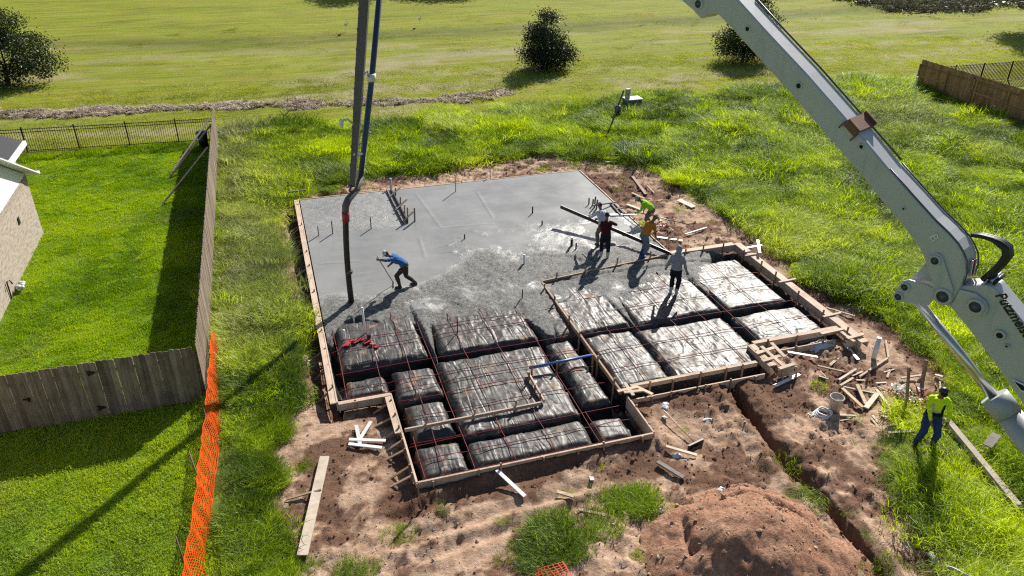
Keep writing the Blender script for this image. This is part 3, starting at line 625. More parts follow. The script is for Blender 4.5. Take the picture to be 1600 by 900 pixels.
# ================================================================== BRICK HOUSE
def house():
    m, t = newmat('pale_brick'); M['pale_brick'] = m
    pos = t.n('ShaderNodeNewGeometry').outputs['Position']; sp = t.n('ShaderNodeSeparateXYZ', {0: pos}).outputs
    uv = t.n('ShaderNodeCombineXYZ', {0: t.math('ADD', sp[0], sp[1]), 1: sp[2], 2: 0.0}).outputs[0]
    br = t.n('ShaderNodeTexBrick', {'Vector': uv, 'Color1': (.42, .35, .29), 'Color2': (.31, .25, .20), 'Mortar': (.40, .37, .33), 'Scale': 1.0, 'Brick Width': .23, 'Row Height': .077, 'Mortar Size': .006, 'Bias': -.25})
    v = t.noise(3.5, 2, .5, t.n('ShaderNodeMapping', {'Vector': uv, 'Scale': (1, 3.2, 1)}).outputs[0])
    base = t.mix(t.ramp(v, [(.52, (0, 0, 0)), (.62, (.55, .55, .55))]), br.outputs[0], (.22, .165, .13))
    t.pbr(base, .9, t.bump(br.outputs[1], -.5, .01), spec=.2)
    h = thing('brick_house', 'pale brick house with white gable at the left edge', 'house', (-14, 28, GZ))
    X, Y1, Y0, zt = -9.45, 33.0, 12.0, 2.30
    MB().box(((X-20)/2, (Y0+Y1)/2, (GZ-.3+zt)/2), (X+20, Y1-Y0, zt-GZ+.3)).build('wall', 'pale_brick', h)
    # soldier course
    sm = MB().box((0, 0, 0), (.02, .066, .21)).mesh('soldier_brick', 'pale_brick')
    for k in range(130): share('soldier_brick', sm, h, Vector((X+.012, Y1-.04-.077*k, zt-.11))-Vector(h.location))
    # white gable wall and rake boards
    ym = (Y0+Y1)/2; sl = .50; rise = (Y1-ym)*sl
    g = MB().prism([(X+.004, Y0, zt), (X+.004, Y1, zt), (X+.004, ym, zt+rise)], (-.12, 0, 0)).build('gable_wall', 'white_paint', h)
    ov = .55; e = zt-ov*sl
    for sy, yy in ((1, Y1), (-1, Y0)):
        MB().bar((X+.28, yy+sy*ov, e+.09), (X+.28, ym, zt+rise+.09), .05, .19, up=(1, 0, 0)).build('rake_board', 'white_paint', h)
        MB().bar((X-5.2, yy+sy*ov, e+.06), (X-5.2, ym, zt+rise+.06), 10.85, .02, up=(0, -sl*sy, 1)).build('soffit', 'white_paint', h)
        rf = MB().bar((X-5.1, yy+sy*(ov+.04), e+.155), (X-5.1, ym, zt+rise+.155), 10.6, .05, up=(0, -sl*sy, 1)).build('roof', 'shingle', h)
    MB().box((X-5.0, Y1+ov+.06, e+.10), (10.7, .11, .12)).build('gutter', 'white_paint', h)
    # rear wing
    e1, e2 = U(39, 223, 2.45), U(20, 248, 2.45); xe = (e1.x+e2.x)/2; ye = e1.y
    MB().box((xe-4.4, (ye+33)/2-.3, 1.0), (8.0, ye-33-.4, 2.7)).build('wall', 'pale_brick', h)
    MB().bar((xe-.02, (ye+31.5)/2, 2.50), (xe-4.5, (ye+31.5)/2, 4.3), ye-31.5, .06, up=(1, 0, 2)).build('roof', 'shingle', h)
    MB().box((xe, (ye+31.5)/2, 2.45), (.14, ye-31.5, .19)).build('fascia', 'white_paint', h)
    MB().box((X+.02, 30.6, 1.35), (.03, .20, .26)).build('vent', 'steel_black', h)
    MB().tube([(X+.03, 27.4, GZ+.05), (X+.05, 27.4, GZ+.7), (X+.16, 27.4, GZ+.75), (X+.2, 27.4, GZ+.6)], .025, 8).build('tap_pipe', 'steel_black', h)
    bg_ = MB()
    for k in range(9): bg_.ell((X+.16+random.random()*.14, 27.9+random.random()*.35, GZ+.1+random.random()*.12), (.09, .10, .07), n=8, m_=5)
    tag(bg_.build('white_bag', 'bag_white'), 'crumpled white bag on the grass against the brick wall', 'bag')
house()

# ================================================================== ORANGE SAFETY NET
def net(label, path, ht, mat, cell=.065, seed=1):
    # path: list of (x_bottom, y, x_top, z_top)
    b = MB(); ys = [p[1] for p in path]; y0, y1 = max(ys), min(ys); L = y0-y1; n = int(L/cell); mrows = int(ht/cell)
    def pt(i, j):
        y = y0-L*i/n; f = j/mrows
        xb = np.interp(-y, [-p[1] for p in path], [p[0] for p in path]); xt = np.interp(-y, [-p[1] for p in path], [p[2] for p in path]); zt = np.interp(-y, [-p[1] for p in path], [p[3] for p in path])
        wob = .05*math.sin(i*.11+seed)+.04*math.sin(i*.31+f*4+seed*2)+.03*math.sin(i*.83+f*7)
        x = xb+(xt-xb)*f**1.2+wob*(f*(1.2-f)*2); g = gz(xb, y)+.02
        return Vector((x, y+.03*math.sin(f*5+i*.4), g+(zt-g)*(f+.18*math.sin(f*math.pi))))
    P = [[pt(i, j) for j in range(mrows+1)] for i in range(n+1)]
    hw = .0085
    for j in range(mrows+1):
        for i in range(n):
            a, c = P[i][j], P[i+1][j]; u = (P[i][min(j+1, mrows)]-P[i][max(j-1, 0)]).normalized()*(hw*(1.6 if j in (0, mrows) else 1))
            b.add([a-u, c-u, c+u, a+u], [(0, 1, 2, 3)])
    for i in range(n+1):
        for j in range(mrows):
            a, c = P[i][j], P[i][j+1]; u = (P[min(i+1, n)][j]-P[max(i-1, 0)][j]).normalized()*hw*.8
            b.add([a-u, c-u, c+u, a+u], [(0, 1, 2, 3)])
    t = thing('safety_net', label, 'safety net', (path[0][0], path[0][1], GZ))
    b.build('mesh', mat, t); return t
t = net('orange plastic safety netting sagging along the edge of the lower lawn', [(-2.58, 22.4, -2.70, .35), (-2.48, 20.6, -2.68, .28), (-2.42, 18.6, -2.76, .25), (-2.48, 16.8, -2.82, .18), (-2.60, 15.0, -2.94, .14), (-2.70, 13.0, -3.04, .18), (-2.76, 11.0, -3.1, .18)], .80, 'orange_net')
for a, b in [((-2.78, 18.2, .55), (-2.70, 17.7, GZ-.2)), ((-3.02, 16.2, .62), (-2.74, 15.3, GZ-.2)), ((-3.16, 13.4, .62), (-3.0, 12.9, GZ-.2))]:
    MB().tube([a, b], .018, 6).build('rod', 'rust', t)
t = net('scrap of red orange netting at the bottom edge beside the grass clump', [(3.95, 10.95, 4.75, -.08), (3.9, 10.3, 4.8, -.06)], .7, 'red_net', seed=4)

# ================================================================== PUMP BOOM
TIP = U(549, 470, 0); ELB = CAM+ray(1500, 430)*11.0
_pd = Vector((ELB.x-TIP.x, ELB.y-TIP.y, 0)).normalized(); PN = Vector((-_pd.y, _pd.x, 0))     # PN: horizontal normal, away from the camera
if PN.dot(ELB-CAM) < 0: PN = -PN
def bp(px, py, off=0):
    d = ray(px, py); return CAM+d*(((ELB+PN*off-CAM).dot(PN))/d.dot(PN))
boom = thing('pump_boom', 'grey articulated concrete pump boom reaching over the site from the right', 'pump boom', (12.2, .9, GZ))
TH = .42
def plate(name, pts, off, th, mat, parent=None, bev=.012):
    poly = [bp(x, y)+PN*off for x, y in pts]
    o = MB().prism(poly, PN*th).build(name, mat, parent or boom)
    if bev:
        md = o.modifiers.new('b', 'BEVEL'); md.width = bev; md.segments = 2; md.limit_method = 'ANGLE'; md.angle_limit = R(35)
    return o
upper = [(1077, -14), (1079, 3), (1085, 20), (1095, 30), (1103, 25), (1112, 21), (1120, 22), (1135, 36), (1190, 97), (1238, 150), (1302, 225), (1340, 267), (1375, 312), (1412, 355), (1436, 388), (1444, 406), (1450, 425), (1458, 452), (1462, 466), (1470, 475), (1480, 477), (1490, 471), (1497, 458), (1504, 440), (1509, 424), (1508, 407), (1503, 393), (1494, 379), (1480, 364), (1460, 345), (1390, 267), (1355, 225), (1325, 190), (1260, 116), (1200, 52), (1153, 0), (1130, -25), (1105, -32), (1085, -26)]
ub = plate('upper_arm', upper, 0, TH, 'boom_paint', bev=.03)
# raised rounded flange seam on the elbow end (dark welded edge) and recessed top strip
seam = [(1391, 258), (1400, 262), (1425, 290), (1465, 333), (1494, 364), (1508, 384), (1516, 404), (1516, 424), (1509, 450)]
MB().tube([bp(x, y)+PN*.02 for x, y in [(1390, 264), (1425, 304), (1462, 345), (1483, 365), (1497, 381), (1505, 394), (1511, 409), (1511, 426), (1505, 444)]], .012, 6).build('weld_seam', 'boom_dark', boom)
MB().tube([bp(x, y)+PN*(TH-.02) for x, y in [(1390, 264), (1425, 304), (1462, 345), (1483, 365), (1497, 381), (1505, 394), (1511, 409), (1511, 426), (1505, 444)]], .012, 6).build('weld_seam', 'boom_dark', boom)
MB().tube([bp(x, y)+PN*(TH+.004) for x, y in [(1158, 2), (1200, 49), (1260, 113), (1325, 187), (1388, 260)]], .016, 6).build('cable_duct', 'boom_dark', boom)
lower = [(1455, 470), (1484, 482), (1497, 498), (1530, 538), (1567, 590), (1600, 638), (1700, 790), (1850, 1010), (1990, 1010), (1830, 800), (1640, 566), (1598, 506), (1553, 450), (1535, 446), (1500, 448), (1470, 455)]
plate('lower_arm', lower, .03, TH-.06, 'boom_paint', bev=.03)
# turret below the frame
e0 = bp(1915, 1000); base = Vector((e0.x+_pd.x*.4, e0.y+_pd.y*.4, 0))+PN*TH/2
MB().lathe([(.0, GZ), (.62, GZ), (.60, 1.2), (.42, 1.4), (.40, max(1.8, e0.z-.5)), (.3, max(2.0, e0.z+.1)), (0, max(2.0, e0.z+.1))], 20, base).build('turret', 'boom_paint', boom)
# rocker and link plates, near and far
rock = [(1399, 456), (1400, 466), (1406, 470), (1420, 472), (1452, 476), (1462, 464), (1460, 450), (1450, 444), (1422, 436), (1412, 438)]
link2 = [(1416, 440), (1428, 430), (1444, 411), (1452, 420), (1456, 444), (1440, 440)]
for off in (-.035, TH+.005): plate('rocker_plate', rock, off, .03, 'boom_paint', bev=.006)
for off in (.08, TH-.11): plate('link_plate', link2, off, .03, 'boom_paint', bev=.006)
strap = [(1452, 408), (1454, 400), (1463, 394), (1472, 398), (1475, 405), (1490, 450), (1489, 466), (1478, 475), (1466, 472), (1460, 455)]
plate('link_strap', strap, -.03, .028, 'boom_paint', bev=.008)
ear = [(1486, 478), (1500, 452), (1524, 458), (1540, 470), (1545, 482), (1540, 492), (1525, 495), (1508, 490)]
plate('ear_plate', ear, -.012, .035, 'boom_paint', bev=.006)
def pin(px, py, r, off=-.05, ring=1.5, depth=.1):
    c = bp(px, py)+PN*off
    mt = Matrix((Vector((0, 0, 1)).cross(PN), Vector((0, 0, 1)), -PN)).transposed()
    o = MB().lathe([(r*ring, -depth), (r*ring, 0), (r*1.05, .012), (r*1.05, -.01)], 20, c, mat=mt).build('pin_ring', 'boom_paint', boom)
    MB().lathe([(r, -depth), (r, -.004), (r*.35, .004), (r*.35, .018), (0, .018)], 16, c, mat=mt).build('pin', 'boom_dark', boom)
pin(1463, 406, .055); pin(1475, 462, .085); pin(1526, 478, .08); pin(1406, 462, .05, -.055); pin(1416, 447, .05, -.055); pin(1092, 6, .06, -.02)
def hole(px, py, r):
    c = bp(px, py); mt = Matrix((Vector((0, 0, 1)).cross(PN), Vector((0, 0, 1)), -PN)).transposed()
    MB().lathe([(r*1.7, -.02), (r*1.7, .008), (r, .010), (r, .0)], 18, c, mat=mt).build('hole_ring', 'boom_paint', boom)
    MB().lathe([(r, .004), (0, .004)], 16, c+PN*.0, mat=mt).build('hole', 'hole_black', boom)  # flat black disc painted as the unlit inside; no opening is cut
for px, py, r in [(1168, 45, .035), (1248, 134, .04), (1412, 326, .018), (1562, 524, .045), (1573, 541, .018), (1346, 229, .03)]: hole(px, py, r)
MB().prism([bp(x, y)-PN*.006 for x, y in [(1582, 592), (1600, 600), (1612, 616), (1595, 611)]], PN*.012).build('warning_plate', 'white_paint', boom)
MB().prism([bp(x, y)-PN*.010 for x, y in [(1585, 595), (1599, 602), (1608, 613), (1596, 609)]], PN*.01).build('warning_panel', 'hole_black', boom)
# reflective decal at the rounded end (on the curved top side)
dec = [bp(1514, 434), bp(1519, 423), bp(1516, 405), bp(1511, 417)]
ct = (bp(1511, 420)+PN*.16)
for k, mt_ in enumerate(['white_paint', 'red_plastic', 'white_paint']):
    a = bp(1509, 436)+PN*(.10+.06*k); b = bp(1512, 412)+PN*(.14+.06*k)
    out_ = (_r2*.7+_u2*.2)*.02
    MB().bar(a+out_, b+out_, .05, .012, up=_r2).build('reflector', mt_, boom)
# hydraulic cylinder
ra, rb, rc = bp(1426, 476)+PN*TH*.4, bp(1546, 626)+PN*TH*.4, bp(1760, 900)+PN*TH*.4
MB().tube([ra, rb], .074, 20).build('cylinder_rod', 'chrome', boom)
MB().tube([rb, rb.lerp(rc, .11)], .20, 24).build('cylinder_gland', 'grey_metal', boom)
MB().tube([rb.lerp(rc, .105), rc], .18, 24).build('cylinder_barrel', 'grey_metal', boom)
# hoses at the elbow
hp = [(1512, 371), (1528, 373), (1545, 378), (1556, 384), (1566, 392), (1567, 404), (1558, 417), (1545, 430), (1530, 441)]
for k, (o1, rr) in enumerate([(.12, .05), (.18, .055), (.25, .05)]):
    MB().tube([bp(x, y+k)+PN*o1 for x, y in hp], [.03, .03, .035, rr, rr*1.1, rr*1.1, rr, rr, .04], 10).build('hydraulic_hose', 'rubber', boom)
for k in range(5): MB().tube([bp(1532+4*k, 438+2*k)+PN*.1, bp(1538+4*k, 433+2*k)+PN*.33], .03, 8).build('hose_fitting', 'chrome' if k % 2 else 'rubber', boom)
# rusty transport rest bracket over the upper arm
c = bp(1342, 193)+PN*TH*.5; dd = (bp(1375, 235)-bp(1305, 155)).normalized(); upn = PN.cross(dd).normalized()
if upn.z < 0: upn = -upn
mt = Matrix((dd, PN, upn)).transposed()
c = (bp(1325, 190)+bp(1340, 207))/2+PN*TH*.5; br = MB().box(c+upn*.035, (.24, TH+.06, .05), mt); br.box(c-upn*.02-PN*(TH/2+.02), (.22, .03, .10), mt); br.box(c+PN*(TH/2+.02)+upn*.045, (.25, .03, .12), mt)
br.build('rest_bracket', 'rust', boom)
for s_ in (-1, 1): MB().tube([c+dd*s_*.13-PN*(TH/2+.03)+upn*.02, c+dd*s_*.13-PN*(TH/2+.035)-upn*.15], .012, 6).build('bracket_bolt', 'boom_dark', boom)
def textmesh(body, size, ext, bold=0, shear=0, squash=1):
    cu = bpy.data.curves.new('txt', 'FONT'); cu.body = body; cu.size = size; cu.extrude = ext; cu.offset = bold; cu.shear = shear; cu.align_x = 'LEFT'
    o = bpy.data.objects.new('txt', cu); col.objects.link(o)
    me = bpy.data.meshes.new_from_object(o.evaluated_get(bpy.context.evaluated_depsgraph_get())); bpy.data.objects.remove(o); return me
def textobj(name, body, p0, p1, size, mat, bold=0, shear=0, fit=None):
    me = textmesh(body, size, .004, bold, shear); me.materials.append(M[mat])
    dx = (p1-p0).normalized(); dz = -PN; dy = dz.cross(dx)
    mt = Matrix((dx, dy, dz)).transposed().to_4x4()
    co = np.empty(len(me.vertices)*3); me.vertices.foreach_get('co', co); co = co.reshape(-1, 3)
    if fit: co[:, 0] *= fit/co[:, 0].max()
    me.vertices.foreach_set('co', co.ravel()); me.transform(mt); me.update()
    o = link(name, me); o.parent = boom; o.location = p0-PN*.008-Vector(boom.location); return o
# brand lettering on the lower arm, section letter on the upper arm
t0, t1 = bp(1553.5, 462)+PN*.03, bp(1604, 536)+PN*.03
textobj('lettering', 'Putzmeister', t0, t1, .20, 'text_black', .004, .15, (t1-t0).length*1.12)
q0, q1 = bp(1452, 369), bp(1458, 378)
textobj('section_letter', 'B', q0, q1, .17, 'white_paint', .0)
# outer section folding over, above the frame, and the tip section that hangs down
P0 = bp(1095, 2)+PN*TH*.5
sp_ = Vector((math.sin(R(40)), math.cos(R(40)), 0)); sn = Vector((sp_.y, -sp_.x, 0))
def tp(px, py, off=0):            # points on the vertical plane of the hanging section
    d = ray(px, py); return CAM+d*(((TIP+sn*off-CAM).dot(sn))/d.dot(sn))
topA, botA = tp(574, -70), tp(551, 292)
knee = topA+Vector((.2, 0, .9))
MB().bar(P0, P0.lerp(knee, .5)+Vector((0, 0, 2.6)), .34, .42).build('outer_arm', 'boom_paint', boom)
MB().bar(P0.lerp(knee, .5)+Vector((0, 0, 2.6)), knee, .28, .34).build('outer_arm', 'boom_paint', boom)
MB().bar(knee, topA, .2, .3).build('tip_joint', 'arm_brown', boom)
sec = MB(); dd = (botA-topA).normalized()
axu = _r2; axv = dd.cross(axu).normalized()
vs = []
for p, wd in ((topA, .155), (topA.lerp(botA, .5), .135), (botA, .09)):
    vs += [p+axu*(sx*wd)+axv*(sy*wd*.8) for sx, sy in ((-1, -1), (1, -1), (1, 1), (-1, 1))]
sec.add(vs, [(0, 1, 5, 4), (1, 2, 6, 5), (2, 3, 7, 6), (3, 0, 4, 7), (4, 5, 9, 8), (5, 6, 10, 9), (6, 7, 11, 10), (7, 4, 8, 11), (3, 2, 1, 0), (8, 9, 10, 11)])
sec.build('tip_arm', 'arm_brown', boom)
side = MB(); side.add([topA-axu*.16-axv*.12, topA-axu*.16+axv*.12, botA-axu*.095+axv*.07, botA-axu*.095-axv*.07], [(0, 1, 2, 3)]); side.build('arm_side_rib', 'grey_metal', boom)
for k in range(11):
    p = topA.lerp(botA, .05+k*.085); MB().box(p-axu*(.175-.06*(.05+k*.085)), (.04, .05, .09)).build('bracket', 'arm_brown', boom)
pp = [tp(599, -70), tp(581, 120), tp(570, 220), tp(564, 275), tp(558, 297), tp(551, 304), tp(544, 312), tp(540, 322), tp(540, 335)]
MB().tube(pp[:4], .095, 12).build('delivery_pipe', 'blue_pipe', boom)
MB().tube([pp[3], pp[4], pp[5], pp[6], pp[7], pp[8]], [.095, .10, .11, .12, .12, .11], 12).build('pipe_elbow', 'arm_brown', boom)
c = tp(580, 121); MB().tube([c+Vector((0, 0, .12)), c-Vector((0, 0, .12))], .15, 12).build('pipe_coupling', 'white_paint', boom)
MB().tube([tp(567, 118), tp(574, 112), tp(577, 122)], .03, 6).build('pipe_clamp', 'grey_metal', boom)
MB().tube([tp(552, 241), tp(566, 240)], .05, 8).build('pipe_clamp', 'white_pvc', boom)
MB().tube([tp(552, 194), tp(543, 186), tp(536, 188), tp(534, 196)], .035, 8).build('rope', 'white_pvc', boom)
MB().ell(tp(533, 193), (.08, .06, .15), n=8, m_=6).build('rag', 'white_pvc', boom)
MB().tube([tp(549, 290), tp(546, 298), tp(553, 302), tp(558, 295)], .04, 8).build('hose_chain', 'boom_dark', boom)
h0, h1 = tp(540, 333), Vector((TIP.x, TIP.y, -.12))
mid = [h0.lerp(h1, k/8)+_r2*(-.05*math.sin(math.pi*k/8)) for k in range(9)]
MB().tube(mid, .10, 14).build('end_hose', 'rubber', boom)
MB().tube([h0.lerp(h1, -.01), h0.lerp(h1, .085)], .125, 12).build('hose_clamp', 'red_plastic', boom)
MB().tube([h0.lerp(h1, .62), h0.lerp(h1, .65)], .112, 12).build('hose_band', 'boom_dark', boom)

def subpart(o, p):
    w_ = wloc(o); o.parent = p; o.location = w_-wloc(p)
def kids(t, *names): return [c for c in t.children if c.name.split('.')[0] in names]
def near(o, lst): return min(lst, key=lambda q: (wloc(q)-wloc(o)).length)
for nm, hosts in (('pin', ('pin_ring',)), ('hole', ('hole_ring',)), ('weld_seam', ('upper_arm',)), ('cable_duct', ('upper_arm',)), ('section_letter', ('upper_arm',)), ('reflector', ('upper_arm',)), ('lettering', ('lower_arm',)), ('warning_plate', ('lower_arm',)), ('warning_panel', ('lower_arm',)), ('cylinder_gland', ('cylinder_barrel',)), ('bracket', ('tip_arm',)), ('arm_side_rib', ('tip_arm',)), ('pipe_coupling', ('delivery_pipe',)), ('pipe_clamp', ('delivery_pipe',)), ('hose_clamp', ('end_hose',)), ('hose_band', ('end_hose',)), ('bracket_bolt', ('rest_bracket',))):
    for o in kids(boom, nm): subpart(o, near(o, kids(boom, *hosts)))
HOUSE = [o for o in col.objects if o.name == 'brick_house'][0]
for nm, hosts in (('soldier_brick', ('wall',)), ('vent', ('wall',)), ('tap_pipe', ('wall',)), ('rake_board', ('roof',)), ('gutter', ('roof',)), ('fascia', ('roof',))):
    hs = kids(HOUSE, *hosts)
    for o in kids(HOUSE, nm): subpart(o, hs[0] if nm in ('soldier_brick', 'vent', 'tap_pipe') else near(o, hs))
# ================================================================== DIRT PILE
def dirt_pile():
    st = .06; xs = np.arange(5.8, 11.4, st); ys = np.arange(6.4, 12.8, st); X, Y = np.meshgrid(xs, ys)
    e = np.hypot((X-8.85)/2.35, np.where(Y > 9.9, (Y-9.9)/2.15, (Y-9.9)/2.0))+fbm(X*.8, Y*.8, 201, 4)*.28
    z = 1.55*np.clip(1-e, 0, 1)**.95
    z = np.where(e < .35, z-.22*(1-(e/.35))**2, z)
    z = z+fbm(X*1.6, Y*1.6, 203, 5, .6)*.26*sst(1.15, .75, e)+np.abs(fbm(X*4.5, Y*4.5, 205, 3, .6))*.12*sst(1.15, .8, e)
    # scooped ledge on the far side
    z = z-.16*np.exp(-((e-.72+.1*np.sin(X*2))/.05)**2)*(Y > 10)
    z = -.33+np.where(e > 1.12, -.4, z)
    me = fastmesh('dirt_pile', np.stack([X.ravel(), Y.ravel(), z.ravel()], 1), gridquads(len(xs), len(ys)))
    m, t = newmat('red_soil'); M['red_soil'] = m
    pos = t.n('ShaderNodeNewGeometry').outputs['Position']
    n1 = t.noise(1.3, 5, .65, pos); n2 = t.noise(11, 5, .7, pos); n3 = t.noise(40, 4, .7, pos)
    c = t.mix(t.ramp(n1, [(.35, (0, 0, 0)), (.7, (1, 1, 1))]), (.36, .185, .12), (.54, .325, .215)); c = t.mix(t.ramp(n2, [(.35, (.7, .7, .7)), (.6, (0, 0, 0))]), c, (.19, .09, .055))
    t.pbr(c, .95, t.bump(t.math('ADD', n2, t.math('MULTIPLY', n3, .4)), .9, .07), spec=.1)
    me.materials.append(m)
    tag(link('dirt_pile', me, center=True), 'reddish heap of loose dirt at the bottom of the picture', 'dirt pile')
    return xs, ys, z, e
PX, PY, PZ, PE = dirt_pile()
def pile_z(x, y):
    i = np.clip(((x-PX[0])/.06).astype(int), 0, len(PX)-1); j = np.clip(((y-PY[0])/.06).astype(int), 0, len(PY)-1)
    return np.where((x > PX[0]) & (x < PX[-1]) & (y > PY[0]) & (y < PY[-1]), PZ[j, i], -9)

# ================================================================== SCATTER (grass, clods)
def protos(name, meshes):
    c = bpy.data.collections.new(name)
    for k, me in enumerate(meshes): c.objects.link(bpy.data.objects.new(f'{name}_{k}', me))
    return c
def scatter(name, label, cat, coll, pos, rot, scl, idx, tint):
    me = bpy.data.meshes.new(name); n = len(pos); me.vertices.add(n); me.vertices.foreach_set('co', pos.astype(np.float32).ravel())
    for nm, ty, key, v in (('rot', 'FLOAT_VECTOR', 'vector', rot), ('scl', 'FLOAT_VECTOR', 'vector', scl), ('idx', 'INT', 'value', idx), ('tint', 'FLOAT_COLOR', 'color', tint)):
        a = me.attributes.new(nm, ty, 'POINT'); a.data.foreach_set(key, v.astype(np.int32 if ty == 'INT' else np.float32).ravel())
    o = link(name, me); g = bpy.data.node_groups.new(name, 'GeometryNodeTree')
    g.interface.new_socket('Geometry', in_out='INPUT', socket_type='NodeSocketGeometry'); g.interface.new_socket('Geometry', in_out='OUTPUT', socket_type='NodeSocketGeometry')
    N = g.nodes.new; gi = N('NodeGroupInput'); go = N('NodeGroupOutput'); ip = N('GeometryNodeInstanceOnPoints'); ci = N('GeometryNodeCollectionInfo')
    ci.inputs[0].default_value = coll; ci.inputs[1].default_value = True; ci.inputs[2].default_value = True
    def na(nm, ty): x = N('GeometryNodeInputNamedAttribute'); x.data_type = ty; x.inputs[0].default_value = nm; return x.outputs[0]
    e2r = N('FunctionNodeEulerToRotation'); L = g.links.new
    L(gi.outputs[0], ip.inputs['Points']); L(ci.outputs[0], ip.inputs['Instance']); ip.inputs['Pick Instance'].default_value = True
    L(na('idx', 'INT'), ip.inputs['Instance Index']); L(na('rot', 'FLOAT_VECTOR'), e2r.inputs[0]); L(e2r.outputs[0], ip.inputs['Rotation']); L(na('scl', 'FLOAT_VECTOR'), ip.inputs['Scale'])
    L(ip.outputs[0], go.inputs[0])
    o.modifiers.new('scatter', 'NODES').node_group = g
    return tag(o, label, cat, kind='stuff')
def grass_mat(name, dark, mid, light, trans=.45):
    m, t = newmat(name); M[name] = m
    tc = t.n('ShaderNodeSeparateColor', {0: t.attr('tint', 'INSTANCER')}).outputs
    bv = t.attr('bv', out='Fac')
    c = t.ramp(t.math('ADD', tc[0], t.math('MULTIPLY', t.math('SUBTRACT', bv, .5), .5), clamp=True), [(.1, dark), (.5, mid), (.95, light)])
    c = t.mix(tc[1], c, (.40, .40, .20))       # pale seed heads and dry blades
    d = t.n('ShaderNodeBsdfDiffuse', {0: c}).outputs[0]
    tr = t.n('ShaderNodeBsdfTranslucent', {0: t.n('ShaderNodeHueSaturation', {'Value': 1.15, 'Saturation': 1.1, 'Color': c}).outputs[0]}).outputs[0]
    gl = t.n('ShaderNodeBsdfGlossy', {0: (.9, .95, .85), 'Roughness': .45}).outputs[0]
    s = t.n('ShaderNodeMixShader', {0: trans, 1: d, 2: tr}).outputs[0]
    s = t.n('ShaderNodeMixShader', {0: .02, 1: s, 2: gl}).outputs[0]; t.out(s)
grass_mat('grass_long', (.06, .12, .005), (.33, .46, .010), (.66, .77, .016), .5)
grass_mat('grass_lawn', (.13, .24, .010), (.25, .40, .014), (.44, .55, .022), .5)
grass_mat('grass_field', (.14, .18, .006), (.33, .38, .014), (.52, .56, .022), .4)
def clump(nb, rad, h, wd, bend, mat, seed, lodge=0):
    r = np.random.default_rng(seed); V = []; Fq = []; bv = []
    for k in range(nb):
        a = r.uniform(0, 6.283); q = rad*math.sqrt(r.uniform()); bx, by = q*math.cos(a), q*math.sin(a)
        la = a+r.normal(0, .9) if not lodge else r.normal(0, .7); hh = h*r.uniform(.55, 1.15); be = bend*r.uniform(.4, 1.5)+lodge*r.uniform(.5, 1.2)
        fa = r.uniform(0, 6.283); wx, wy = math.cos(fa)*wd/2, math.sin(fa)*wd/2; o = len(V)
        for f, ww in ((0, 1), (.45, .85), (.8, .55)):
            x = bx+math.cos(la)*be*hh*f*f; y = by+math.sin(la)*be*hh*f*f; z = hh*(f-.35*min(be, 1.3)*f*f)-.02
            V += [(x-wx*ww, y-wy*ww, z), (x+wx*ww, y+wy*ww, z)]
        f = 1.0; V.append((bx+math.cos(la)*be*hh, by+math.sin(la)*be*hh, hh*(1-.40*min(be, 1.3))-.02))
        Fq += [(o, o+1, o+3, o+2), (o+2, o+3, o+5, o+4), (o+4, o+5, o+6)]; bv += [r.uniform()]*7
    me = bpy.data.meshes.new('tuft'); me.from_pydata(V, [], Fq); at = me.attributes.new('bv', 'FLOAT', 'POINT'); at.data.foreach_set('value', bv)
    me.materials.append(M[mat]); me.update(); return me
def sample(n, x0, x1, y0, y1): return rng.uniform(x0, x1, n), rng.uniform(y0, y1, n)
def upright(n, tilt=.12): return np.stack([rng.normal(0, tilt, n), rng.normal(0, tilt, n), rng.uniform(0, 6.283, n)], 1)
def in_view(x, y, z=0, pad=60):
    v = np.stack([x, y, np.full_like(x, z-CAM_H)], 1); zc = v @ np.array(_fw); px = 800+F_PX*(v @ np.array(_r2))/zc; py = 450-F_PX*(v @ np.array(_u2))/zc
    return (zc > 1) & (px > -pad*3) & (px < 1600+pad*3) & (py > -pad) & (py < 900+pad*2)

